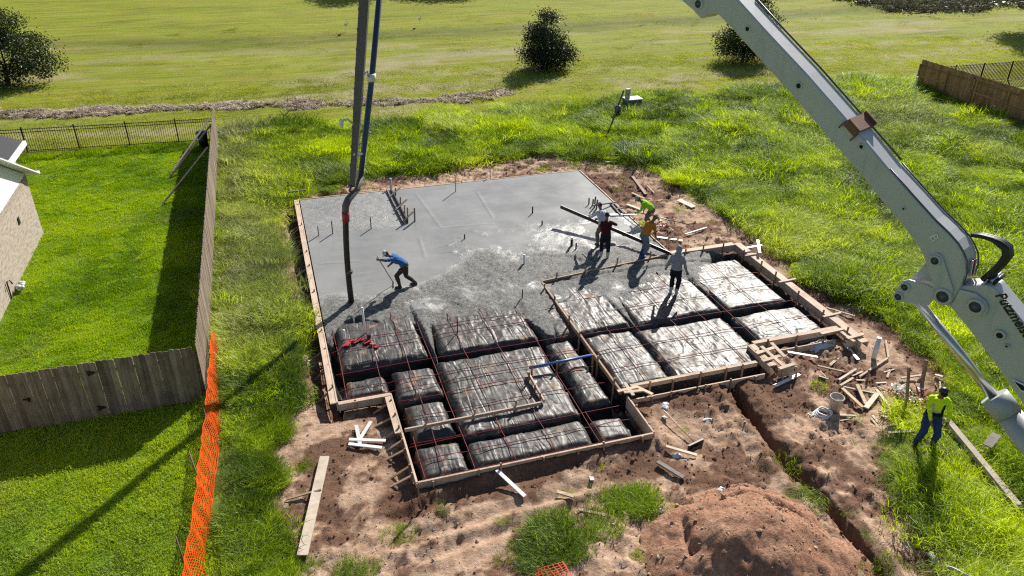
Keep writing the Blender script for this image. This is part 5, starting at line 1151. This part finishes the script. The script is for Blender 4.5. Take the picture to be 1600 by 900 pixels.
def finish_people():
    bpy.context.view_layer.update(); dg = bpy.context.evaluated_depsgraph_get()
    for tmp, V, Mi, root, mats in PEOPLE:
        me = bpy.data.meshes.new_from_object(tmp.evaluated_get(dg)); me.name = 'body'; me.materials.clear()
        for mm in mats: me.materials.append(M[mm])
        kd = kdtree.KDTree(len(V))
        for i, v in enumerate(V): kd.insert(v, i)
        kd.balance(); nf = len(me.polygons); c = np.empty(nf*3); me.polygons.foreach_get('center', c); c = c.reshape(-1, 3)
        me.polygons.foreach_set('material_index', [Mi[kd.find(p)[1]] for p in c]); me.polygons.foreach_set('use_smooth', [True]*nf); me.update()
        nv = len(me.vertices); co = np.empty(nv*3); me.vertices.foreach_get('co', co); co = co.reshape(-1, 3); no = np.empty(nv*3); me.vertices.foreach_get('normal', no); no = no.reshape(-1, 3)
        cl = np.zeros(nv, bool); mi_ = np.empty(nf, np.int32); me.polygons.foreach_get('material_index', mi_); lv_ = np.empty(len(me.loops), np.int32); me.loops.foreach_get('vertex_index', lv_)
        lt = np.empty(nf, np.int32); me.polygons.foreach_get('loop_total', lt); cl[lv_[np.repeat((mi_ != SKN) & (mi_ != HAIR), lt)]] = True
        wr = np.abs(fbm(co[:, 0]*9+co[:, 2]*5, co[:, 1]*9-co[:, 2]*11, 401, 2))*.06-.008
        co = co+no*np.where(cl, wr, 0)[:, None]; me.vertices.foreach_set('co', co.ravel()); me.update()
        o = link('body', me); o.parent = root
        old = tmp.data; bpy.data.objects.remove(tmp); bpy.data.meshes.remove(old)
def yaw_to(dx, dy): return math.atan2(-dx, dy)     # local +Y turned towards (dx, dy)
RT = Vector((_rt.x, _rt.y)); FWD = Vector((math.sin(YAW), math.cos(YAW)))
def face(r, f): v = RT*r+FWD*f; return yaw_to(v.x, v.y)
def loc3(root, p): # local point to world
    c, s = math.cos(root.rotation_euler[2]), math.sin(root.rotation_euler[2]); return Vector(root.location)+Vector((p[0]*c-p[1]*s, p[0]*s+p[1]*c, p[2]))*root.scale[0]

# worker with the rake, bent forward and striding
p = U(634, 447, 0)
h1, h2 = (-.13, .86, 1.14), (.12, .52, .80)
A = person('worker in blue shirt and white cap bending forward over a rake', p, face(-1, -.10), ['skin', 'shirt_blue', 'trousers_brown', 'boot', 'shirt_blue', 'shirt_blue', 'hair'], lean=R(56), ph=.84, feet=((-.12, .20), (.10, -.34)), hands=(h1, h2), head=(R(55), 0), elbow=((-.8, -.2, .3), (.6, -.4, -.6)), hat=('cap', 'cap_white'), sleeves='short', boots_h=1)
a, b = loc3(A, (-.12, .88, 1.22)), loc3(A, (.16, .42, .03)); t = thing('concrete_rake', 'long handled rake pushed into wet concrete by the worker in blue', 'rake', b)
MB().tube([a+(a-b)*.05, b], .016, 8).build('handle', 'old_wood', t); d_ = Vector((math.cos(A.rotation_euler[2]), math.sin(A.rotation_euler[2]), 0))
MB().bar(b-d_*.24+Vector((0, 0, -.0)), b+d_*.24, .015, .10).build('blade', 'boom_dark', t)
# pair by the screed
SA, SB = U(876, 323, .62), U(1046, 396, .10)
p = U(944, 402, -.03)
person('worker in dark maroon shirt seen from behind holding the screed', p, face(.1, 1), ['skin', 'shirt_maroon', 'jeans_dark', 'boot_white', 'shirt_maroon', 'shirt_maroon', 'hair'], lean=R(14), feet=((-.12, .02), (.13, -.04)), hands=((-.14, .40, .92), (.14, .22, 1.36)), head=(R(30), 0), elbow=((-.8, -.5, -.2), (1, -.4, -.1)), boots_h=1)
p = U(940, 385, -.02)
person('worker in white shirt leaning forward behind the maroon one', p, face(-.35, .9), ['skin', 'shirt_white', 'trousers_khaki', 'boot', 'shirt_white', 'print_blue', 'hair'], lean=R(30), twist=R(15), feet=((-.12, .1), (.13, -.12)), hands=((-.28, .62, 1.02), (.02, .52, .95)), head=(R(40), 0), hat=('cap', 'cap_grey'), scale=1.0, vest=False)
p = U(1004, 400, -.03)
B = person('worker in orange shirt and straw hat stooping over the screed end', p, face(.75, .55), ['skin', 'shirt_orange', 'jeans_grey', 'jeans', 'shirt_orange', 'shirt_orange', 'hair'], lean=R(38), ph=.88, feet=((-.13, .08), (.13, -.16)), hands=((-.22, .50, .62), (.20, .46, .60)), head=(R(50), 0), hat='straw', sleeves='short', boots_h=1)
t = thing('screed_board', 'long black straightedge slanting across the slab between the workers', 'screed', (SA+SB)/2)
MB().bar(SA, SB, .055, .13).build('beam', 'steel_black', t); MB().bar(SA+(SB-SA).normalized()*.01+Vector((0, 0, .07)), SB+Vector((0, 0, .07)), .03, .012).build('top_edge', 'grey_metal', t)
# green shirt with bull float
p = W(1015, 356)
G = person('worker in bright green shirt bending on the dirt beside the slab', p, face(-1, -.05), ['skin', 'shirt_lime', 'trousers_khaki', 'boot', 'shirt_lime', 'shirt_lime', 'hair'], lean=R(58), ph=.87, feet=((-.14, .06), (.14, -.10)), hands=((-.16, .66, .78), (.10, .30, .74)), head=(R(50), 0), hat=('cap', 'cap_grey'), elbow=((-.6, -.3, .2), (.6, -.5, .3)))
f0 = U(974, 335, .03); g0 = loc3(G, (-.06, .50, .72)); d_ = (g0-f0).normalized()
t = thing('bull_float', 'bull float with long blue grey handle held by the worker in green', 'float', f0)
MB().tube([f0+Vector((0, 0, .04)), g0, g0+Vector((d_.x, d_.y, d_.z*.25))*2.6], .018, 8).build('handle', 'blue_pipe', t); fx = RT*1; MB().bar(f0-Vector((RT.x, RT.y, 0))*.02-Vector((.55, -.12, 0)), f0+Vector((.55, -.12, 0)), .20, .02).build('blade', 'grey_metal', t)
# hooded worker on the plastic
p = U(1052, 459, -.16)
person('worker in grey hooded top walking away over the plastic sheeting', p, face(.35, .9), ['skin', 'hoodie', 'jeans_dark', 'boot_white', 'hoodie', 'hoodie', 'hoodie'], lean=R(6), feet=((-.10, .03), (.10, -.03)), hands=((-.40, .10, .78), (.40, .02, .80)), head=(R(12), 0), hood=True, boots_h=1, scale=1.02)
# foreman in lime vest
p = W(1443, 693)
person('man in lime safety shirt and black cap standing legs apart by the scrap pile', p, face(-.25, -1), ['skin', 'vest_lime', 'jeans', 'boot', 'navy', 'silver', 'hair'], lean=R(5), feet=((-.17, .02), (.20, .08)), hands=((-.20, .34, .98), (.14, .36, .97)), head=(R(35), 0), hat=('cap', 'steel_black'), vest=True, toes=(-.25, .35), elbow=((-.9, -.4, -.3), (.9, -.4, -.3)), scale=1.08).scale = (1.15, 1.15, 1.07)
finish_people()

# ================================================================== SMALL THINGS ON THE SITE
def plank(name, label, cat, a, b, wd, th, mat, za=.02, zb=.02, group=None):
    A, B = W(*a), W(*b); A.z += za+th/2; B.z += zb+th/2
    return tag(MB().bar(A, B, wd, th).build(name, mat), label, cat, group)
plank('wood_plank', 'long wide pale plank lying on the dirt near the orange netting', 'plank', (508, 718), (473, 872), .24, .04, 'pale_wood', .08, .06)
plank('wood_stick', 'thin stick lying across the long wide plank', 'stick', (447, 783), (503, 772), .05, .03, 'stake_wood', .03, .14)
for a, b, lb in [((546, 690), (603, 692), 'upper white strip of the crossed pile below the corner step'), ((545, 697), (597, 703), 'lower white strip of the crossed pile below the corner step'), ((557, 668), (563, 697), 'upright left white strip of the crossed pile below the corner step'), ((580, 662), (560, 694), 'curved right white strip of the crossed pile below the corner step'),
                 ((776, 738), (820, 779), 'white strip slanting below the front form board, left one'), ((912, 706), (925, 754), 'white strip standing down from the front form board, right one'), ((1004, 627), (1040, 657), 'wide white strip on the dirt beside the house front corner'),
                 ((1230, 553), (1277, 561), 'white strip poking out of the garage front corner box'), ((1210, 606), (1248, 588), 'bluish white strip below the garage front corner box'), ((1318, 539), (1340, 565), 'white strip right of the garage front, pointing at the scrap wood')]:
    plank('white_strip', lb, 'strip', a, b, .10, .03, 'white_pvc', .06, .06, 'white plastic strips')
t = thing('push_broom', 'push squeegee with long wooden handle lying on the dirt', 'broom', W(1085, 696)); a, b = W(1036, 646), W(1087, 697); a.z += .12; b.z += .08
MB().tube([a, b], .016, 8).build('handle', 'pale_wood', t); c_, d_ = W(1075, 703), W(1098, 692); c_.z += .08; d_.z += .08; MB().bar(c_, d_, .05, .14).build('head', 'steel_black', t)
for a, b, lb, mt, wd in [((1040, 701), (1088, 715), 'pale short plank below the squeegee', 'pale_wood', .09), ((1027, 725), (1068, 750), 'weathered grey plank on the dirt above the grass clump', 'old_wood', .12), ((870, 772), (897, 780), 'yellowish wood offcut left of the grass clumps', 'plank_wood', .10), ((903, 800), (946, 809), 'wood offcut between the two grass clumps', 'plank_wood', .08),
                         ((1277, 575), (1321, 585), 'long thin stick left of the scrap wood', 'plank_wood', .06), ((1310, 597), (1337, 580), 'pale stick on the upper left of the scrap wood', 'pale_wood', .07), ((1312, 606), (1332, 594), 'short stick under the pale one in the scrap wood', 'plank_wood', .07), ((1342, 592), (1386, 563), 'long slanting stick above the scrap wood', 'plank_wood', .06),
                         ((1383, 535), (1387, 562), 'short upright stick near the standing white pipe', 'plank_wood', .06), ((1315, 610), (1347, 640), 'dark edged board behind the bucket', 'plank_wood', .10), ((1317, 608), (1365, 618), 'thin batten at the top of the scrap wood', 'pale_wood', .05), ((1338, 604), (1352, 635), 'board leaning down the middle of the scrap wood', 'plank_wood', .10), ((1352, 641), (1370, 618), 'wide pale board in the centre of the scrap wood', 'pale_wood', .14), ((1368, 612), (1388, 638), 'pale board crossing on the right of the scrap wood', 'pale_wood', .09),
                         ((1378, 649), (1411, 631), 'stick pointing at the red and white tape', 'plank_wood', .06), ((1388, 668), (1440, 660), 'plank lying behind the man in lime', 'plank_wood', .09), ((1386, 680), (1428, 677), 'plank lying at the feet of the man in lime', 'pale_wood', .08), ((1407, 594), (1444, 589), 'pale stick between the two standing stakes', 'pale_wood', .06), ((1460, 589), (1472, 592), 'small pale offcut right of the two standing stakes', 'pale_wood', .08)]:
    plank('wood_offcut', lb, 'offcut', a, b, wd, .04, mt, .06, .06, 'wood offcuts on the dirt')
for a, b, lb, mt, wd in [((905, 241), (1010, 247), 'long grey pole on the dirt behind the slab', 'old_wood', .08), ((913, 247), (932, 236), 'pale offcut crossing the pole behind the slab', 'pale_wood', .10), ((992, 245), (1004, 256), 'pale short board at the right end of the pole', 'pale_wood', .10), ((945, 256), (963, 254), 'small pale board on the dirt beneath the pole', 'pale_wood', .12), ((988, 278), (1009, 306), 'long brown board on the sunny dirt right of the slab', 'stake_wood', .14), ((1010, 292), (1022, 304), 'short brown board beside the long one right of the slab', 'stake_wood', .07), ((987, 304), (1007, 313), 'dark board on the dirt above the float blade', 'stake_wood', .12),
                         ((979, 322), (1001, 330), 'pale curved board next to the bull float', 'pale_wood', .14), ((1024, 373), (1066, 379), 'white plank on the red dirt by the straw hat', 'white_pvc', .14), ((1070, 369), (1104, 358), 'grey pipe on the dark mound behind the garage', 'grey_metal', .06), ((1060, 315), (1084, 326), 'pinkish flat board behind the worker in green', 'pale_wood', .30), ((1290, 484), (1335, 497), 'yellowish batten in the grass edge right of the garage', 'pale_wood', .05), ((1342, 472), (1362, 474), 'white strip in the grass right of the garage', 'white_pvc', .05), ((368, 577), (390, 570), 'thin stick in the grass left of the slab', 'pale_wood', .05), ((440, 571), (489, 567), 'pale batten poking out of the dug edge left of the slab', 'pale_wood', .07)]:
    plank('loose_board', lb, 'board', a, b, wd, .035, mt, .07, .06, 'loose boards around the slab')
for (px, py), where in [((1345, 590), 'in the middle of the scrap wood'), ((1378, 604), 'right of the wide pale board'), ((1326, 652), 'just right of the bucket'), ((1398, 652), 'below the tape heap'), ((1290, 590), 'between the garage box and the bucket'), ((1397, 578), 'left of the standing stakes'), ((1360, 660), 'below the scrap wood'), ((1300, 566), 'near the crumpled bag'), ((1470, 610), 'right of the second stake')]:
    for tone, mt_ in (('pale', 'pale_wood'), ('brown', 'plank_wood')):
        A_ = W(px+random.uniform(-9, 9), py+random.uniform(-6, 6)); an = random.uniform(0, 3.14); L_ = random.uniform(.12, .30); A_.z += .03; v_ = Vector((math.cos(an), math.sin(an), .05))*L_
        tag(MB().bar(A_-v_, A_+v_, random.uniform(.03, .07), .025).build('wood_scrap', mt_), f'small {tone} wood scrap {where}', 'scrap', 'small wood scraps right of the garage')
# white cross of scrap by the garage back corner
t = thing('scrap_cross', 'white cross shaped bracket at the back corner of the garage form', 'bracket', W(1180, 386)); z0 = .12
for a, b in [((1163, 388), (1190, 383)), ((1184, 375), (1187, 395))]:
    A_, B_ = U(*a, z0), U(*b, z0); MB().bar(A_, B_, .10, .03).build('arm', 'white_pvc', t); z0 += .034
A_ = U(1187, 390, .1); MB().bar(A_, (A_.x, A_.y, gz(A_.x, A_.y)-.1), .06, .04, up=(1, 0, 0)).build('stake', 'white_pvc', t)
# bucket with lid rim, handle; coil of white hose
b0 = W(1303, 642); t = thing('bucket', 'dirty white plastic bucket on the mud', 'bucket', b0)
MB().lathe([(0, 0), (.15, 0), (.165, .25), (.19, .46), (.20, .46), (.20, .50), (.185, .50), (.16, .08), (0, .06)], 24, (0, 0, 0)).build('body', 'bucket', t, center=False)
MB().tube([Vector((.2*math.cos(a), .2*math.sin(a), .44-.10*math.sin((a+.3)))) for a in np.linspace(2.6, 5.4, 10)], .006, 5).build('handle', 'grey_metal', t, center=False)
c = W(1283, 651); coil = MB()
for k in range(4): coil.tube([(c.x+(.24-.015*k)*math.cos(a)+.03*k, c.y+(.22-.01*k)*math.sin(a), c.z+.05+.035*k+.015*math.sin(3*a+k)) for a in np.linspace(0, 6.283, 25)], .022, 6)
e = W(1262, 648); coil.tube([(c.x-.22, c.y+.05, c.z+.08), (c.x-.33, c.y+.02, c.z+.08), (e.x, e.y, e.z+.04)], .022, 6)
tag(coil.build('hose_coil', 'white_pvc'), 'coil of white hose beside the bucket', 'hose')
# sheet / bag by the garage front
def sack(name, label, px, py, rx, ry, h, mat, rot=.2, seed=1):
    c = W(px, py); st = 26; a = np.linspace(-1, 1, st); X, Y = np.meshgrid(a, a); r = np.maximum(np.abs(X), np.abs(Y)); z = h*(1-r**3)*(.7+fbm(X*2+seed, Y*2, 301, 4)*1.2)-.02
    xx = X*rx*(1+.18*fbm(Y*2, X*0+seed, 303)); yy = Y*ry*(1+.25*fbm(X*2, Y*0+seed, 305)); co, si = math.cos(rot), math.sin(rot)
    me = fastmesh(name, np.stack([(c.x+xx*co-yy*si).ravel(), (c.y+xx*si+yy*co).ravel(), (c.z+z).ravel()], 1), gridquads(st, st)); me.materials.append(M[mat])
    return tag(link(name, me, center=True), label, name.split('_')[-1])
sack('white_bag', 'crumpled pale bag in front of the right half of the garage', 1282, 541, .48, .24, .26, 'bag_white', .15)
sack('plastic_scrap', 'grey plastic scrap under the garage front board near the corner', 1052, 612, .26, .14, .10, 'bag_white', .3, 4)
sack('plastic_scrap', 'crumpled plastic scrap on dirt left of the wide white strip', 1040, 633, .16, .10, .07, 'bag_white', .9, 6)
sack('paper_scrap', 'small white paper scrap on tan dirt above the trench', 1107, 655, .15, .06, .05, 'white_paint', -.3, 2)
sack('paper_scrap', 'torn white paper left of the slab form', 453, 386, .18, .12, .10, 'white_paint', .8, 3)
sack('paper_scrap', 'white scrap with dark hollow beside the pale short plank', 1057, 712, .14, .08, .09, 'white_paint', .1, 5)
sack('paper_scrap', 'bluish white scrap on the top of the dirt pile', 1124, 777, .10, .06, .05, 'white_paint', .5, 8).location.z += .28
sack('paper_scrap', 'white paper scrap left of the dirt pile', 1032, 795, .06, .10, .05, 'white_paint', .2, 9)
sack('paper_scrap', 'white scrap behind the standing man, right of the lime shirt', 1495, 645, .18, .10, .08, 'white_paint', .4, 10)
sack('paper_scrap', 'flat white slab piece in the rubble right of the man in lime', 1500, 657, .13, .09, .05, 'white_paint', -.4, 11)
sack('paper_scrap', 'pale rubble piece farthest right beside the boom cylinder', 1518, 650, .16, .08, .06, 'white_paint', .2, 12)
sack('paper_scrap', 'white flake on the grass just outside the netting', 384, 551, .09, .06, .04, 'white_paint', .2, 13)
# red and white tape tangle
def tangle(label, px, py, n, rad, mats, seed):
    r = np.random.default_rng(seed); c = W(px, py); t = thing('tape_tangle', label, 'tape', c)
    for k in range(n):
        b = MB(); p = Vector((c.x+r.normal(0, rad), c.y+r.normal(0, rad*.7), c.z+.05+abs(r.normal(0, .06)))); d = Vector((r.normal(), r.normal(), 0)).normalized(); pts = [p]
        for q in range(6): d = (d+Vector((r.normal(0, .6), r.normal(0, .6), r.normal(0, .3)))).normalized(); pts.append(pts[-1]+d*.09); pts[-1].z = max(pts[-1].z, c.z+.02)
        for a_, b_ in zip(pts[:-1], pts[1:]): b.bar(a_, b_, .045, .004, up=(r.normal(0, .5), r.normal(0, .5), 1))
        b.build('tape_strip', mats[k % len(mats)], t)
    return t
tangle('tangled red and white barrier tape behind the man in lime', 1432, 622, 26, .26, ['red_plastic', 'white_pvc', 'red_plastic'], 2)
tangle('white end of the tape heap left of the man in lime', 1410, 618, 12, .14, ['white_pvc', 'bag_white'], 3)
tangle('pinkish red scraps on the sunny dirt behind the straw hat', 1040, 352, 12, .30, ['red_plastic', 'pale_wood'], 5)
# red wrap at the pipes on the big pad
rw = MB()
for k in range(10):
    f = k/9; a_ = U(535+50*f, 541-8*math.sin(f*3)+3*math.sin(k*2.3), -.07+.02*math.sin(k)); b_ = U(541+50*f, 538-8*math.sin(f*3+.3)+3*math.sin(k*2.3+1), -.06); rw.bar(a_, b_, .16, .02, up=(.2*math.sin(k), .3, 1))
tag(rw.build('red_wrap', 'red_plastic'), 'strip of red plastic wrap across the large left pad', 'wrap')
def standpipe(label, px, py, z, h, r, mat, cap=None, lean=(0, 0), name='standpipe', cat='pipe', zb=.5):
    c = U(px, py, z); t = thing(name, label, cat, c, 'pipes standing in the slab')
    MB().tube([c+Vector((0, 0, -zb)), c+Vector((lean[0], lean[1], h))], r, 10).build('pipe', mat, t)
    if cap: MB().tube([c+Vector((lean[0], lean[1], h-.02)), c+Vector((lean[0], lean[1], h+.07))], r*1.2, 10).build('cap', cap, t)
standpipe('tall white pipe rising from the large left pad by the red wrap', 571, 522, -.14, 1.0, .035, 'white_pvc', lean=(-.02, 0))
standpipe('short white pipe inside a ring at the left of the large pad', 539, 531, -.14, .38, .035, 'white_pvc')
standpipe('short black pipe end beside the tall white pipe', 577, 531, -.14, .22, .07, 'rubber')
standpipe('thin black rod standing in the wide pad by the concrete', 715, 522, -.14, .68, .018, 'steel_black')
standpipe('black pipe with white cap in the smooth slab behind the rough band', 893, 384, 0, .30, .05, 'rubber', 'white_pvc')
standpipe('short black pipe just right of the white capped one', 900, 388, 0, .24, .03, 'rubber')
standpipe('white and dark pipe at the right edge of the rough concrete', 819, 411, 0, .36, .04, 'white_pvc')
standpipe('small pipe with dark base below the rough band in front', 816, 466, -.05, .36, .02, 'rubber')
standpipe('black pipe stub in the middle right of the smooth slab', 832, 333, 0, .30, .03, 'rubber')
standpipe('smaller black stub just below the middle right one', 847, 351, 0, .18, .03, 'rubber')
standpipe('tiny black stub in the middle of the slab', 726, 373, 0, .2, .025, 'rubber')
standpipe('black stub near the white shirted worker', 920, 319, 0, .30, .03, 'rubber')
standpipe('pale pipe at the far edge of the slab beside the dark slot', 611, 294, 0, .48, .05, 'grey_metal')
standpipe('thin pale pipe at the far edge, middle one', 712, 299, 0, .80, .025, 'grey_metal')
standpipe('thin pale pipe at the far edge, rightmost one', 766, 276, 0, .50, .025, 'grey_metal')
standpipe('white pipe standing by the scrap wood right of the garage', 1366, 557, -.3, .62, .08, 'white_pvc', lean=(.10, .1))
# stakes standing in the concrete and in the mud
def stake(label, px, py, z, h, lean=(0, 0), wd=.05, mat='stake_wood', sink=.4):
    c = U(px, py, z) if z is not None else W(px, py); L = Vector((lean[0], lean[1], h))
    return tag(MB().bar(c-L.normalized()*sink, c+L, wd, wd*.8, up=(1, 0, 0)).build('wood_stake', mat), label, 'stake', 'wooden stakes')
stake('reddish stake in the slab nearest its left form', 498, 368, 0, .42); stake('grey stake in the slab, second from the left form', 520, 365, 0, .56, mat='old_wood'); stake('dark stake in the slab right of the pump hose', 580, 357, 0, .52, mat='old_wood')
stake('tall pale stake leaning in the mud above the tape', 1416, 638, None, 1.1, (.15, .45), .07); stake('second pale stake beside the tape, right one', 1441, 597, None, .65, (.12, .2), .09)
stake('lone stake standing in front of the front left form corner', 659, 797, None, .75, (-.05, .12), .045)
stake('upright stake at the end of the pole behind the slab', 996, 262, None, .7, (-.05, .0), .06); stake('small stake in the trench edge below the garage box', 1355, 596, None, .35, (.05, .1), .05)
t = thing('corner_stakes', 'dark crossed stakes of the rear left form corner in the grass', 'stakes', U(463, 300, -.2))
for a, b in [((450, 300, .1), (478, 297, .12))]: MB().bar(U(*a), U(*b), .07, .05).build('rail', 'old_wood', t)
for px in (452, 476): c = U(px, 301, -.25); MB().bar(c+Vector((0, 0, .55)), c-Vector((0, 0, .3)), .06, .05, up=(1, 0, 0)).build('stake', 'old_wood', t)
# dark slot with its boards in the far part of the slab
t = thing('key_form', 'dark slot form with upright stakes cutting into the far slab', 'key form', (4.68, 31, 0))
MB().bar((4.60, 33.05, .02), (4.66, 29.3, .02), .05, .16).build('board', 'old_wood', t); MB().bar((4.78, 33.05, .03), (4.84, 29.3, .03), .05, .18).build('board', 'rubber', t)
for y, h, m_ in [(32.4, .35, 'old_wood'), (31.2, .40, 'stake_wood'), (30.2, .45, 'stake_wood'), (29.5, .62, 'stake_wood')]: MB().bar((4.86, y, -.4), (4.9, y, h), .06, .05, up=(1, 0, 0)).build('stake', m_, t)
for y in (32.3, 30.8, 29.4): MB().bar((4.55, y-.3, .12), (5.15, y+.25, .32), .07, .03).build('brace', 'old_wood', t)
MB().bar((5.15, 29.4, -.3), (5.17, 29.4, .6), .09, .05, up=(1, 0, 0)).build('stake', 'old_wood', t)
# stake frame and battens at the right form near the float
t = thing('brace_frame', 'stake and batten frame fixed to the right form beside the workers', 'frame', U(945, 322, 0))
for a, b in [((926, 321, .30), (962, 316, .06)), ((954, 317, .05), (969, 335, .05)), ((960, 318, .05), (975, 333, .05)), ((962, 327, .06), (973, 325, .06))]: MB().bar(U(*a), U(*b), .07, .05).build('batten', 'old_wood', t)
for px, py, h in [(928, 324, .5), (931, 327, .45), (925, 321, .3)]: c = U(px, py, 0); MB().bar(c-Vector((0, 0, .3)), c+Vector((.05, 0, h)), .06, .05, up=(1, 0, 0)).build('stake', 'old_wood', t)
# kerb-like beam, board and pipe at lower right
A_, B_ = W(1476, 660), W(1588, 797); tag(MB().bar(A_+Vector((0, 0, .10)), B_+Vector((0, 0, .10)), .17, .16).build('concrete_beam', 'kerb_concrete'), 'long pale concrete beam lying in the grass at the right', 'beam')
plank('grey_board', 'grey board tilted in the grass beneath the boom cylinder', 'board', (1538, 708), (1552, 692), .22, .03, 'old_wood', .22, .28)
c = W(1450, 870); e_ = W(1464, 888); t = thing('drain_pipe', 'grey pipe end with white hose at the lower right trench', 'pipe', c)
MB().tube([c+Vector((0, 0, .12)), e_+Vector((0, 0, .10))], .07, 12).build('pipe', 'grey_metal', t); q = W(1485, 893); q2 = W(1530, 915)
MB().tube([e_+Vector((0, 0, .1)), q+Vector((0, 0, .12)), q2+Vector((0, 0, .1))], .028, 8).build('hose', 'grey_metal', t)
# utility boxes in the long grass
c = W(987, 170); t = thing('utility_box', 'low utility box with pale lid in the tall grass', 'utility box', c)
MB().box((0, 0, .28), (1.0, .7, .7)).build('body', 'box_green', t, center=False); MB().box((0, 0, .66), (1.05, .74, .06)).build('lid', 'white_paint', t, center=False); MB().box((-.40, -.1, 1.0), (.26, .2, .6)).build('meter', 'grey_metal', t, center=False); MB().lathe([(.12, 0), (.12, .05), (0, .06)], 12, (-.40, -.21, .85), mat=Matrix.Rotation(R(90), 3, 'X')).build('dial', 'white_pvc', t, center=False)
c = W(964, 188); t = thing('cable_pedestal', 'small green cable pedestal left of the utility box', 'pedestal', c); MB().lathe([(0, 0), (.17, 0), (.17, .7), (.19, .7), (.19, .8), (.12, .88), (0, .9)], 14).build('body', 'box_green', t, center=False); MB().lathe([(.195, .70), (.20, .78), (.13, .89), (0, .91)], 14).build('cap', 'bin_teal', t, center=False)
a_, b_ = W(952, 202), U(983, 139, 1.55); tag(MB().bar(a_-Vector((0, 0, .1)), (a_.x+1.15, a_.y+.9, 1.75), .09, .05).build('leaning_board', 'old_wood'), 'dark board leaning over the green pedestal in the grass', 'board')
a_ = W(979, 180); tag(MB().bar(a_-Vector((0, 0, .1)), (a_.x+.15, a_.y+.3, 1.0), .07, .05).build('leaning_board', 'old_wood'), 'short upright board in front of the utility box', 'board')
a_ = W(1428, 143); tag(MB().bar(a_+Vector((0, 0, -.1)), (a_.x, a_.y, .8), .10, .05, up=(1, 0, 0)).build('marker_stake', 'white_paint'), 'white marker stake near the end of the brown fence', 'stake')
sack('pale_gravel_patch', 'pale sandy patch at the foot of the brown fence', 1530, 188, 1.6, .8, .10, 'kerb_concrete', -.3, 21)
sack('pale_gravel_patch', 'pale sand beside the white marker stake', 1422, 143, .8, .4, .08, 'kerb_concrete', .1, 22)
def egret(label, px, py, s, lift=0):
    c = U(px, py, lift); t = thing('white_bird', label, 'bird', c, 'white birds in the field'); b = MB()
    b.ell((0, 0, .42), (.09, .2, .11), Matrix.Rotation(R(20), 3, 'X')); b.tube([(0, .16, .48), (0, .26, .62), (0, .20, .75), (0, .26, .82)], [.05, .03, .022, .03], 8); b.tube([(0, .26, .82), (0, .36, .80)], [.022, .004], 6); b.tube([(.03, 0, .36), (.03, .02, 0)], .008, 5); b.tube([(-.03, 0, .36), (-.03, -.02, 0)], .008, 5)
    o = b.build('body', 'white_paint', t, center=False); t.scale = (s,)*3; t.rotation_euler = (0, 0, s*3)
egret('white bird in the mown field left of the pump pipe', 541, 48, 1.2); egret('white bird in the mown field right of the pump pipe', 656, 38, 1.1)
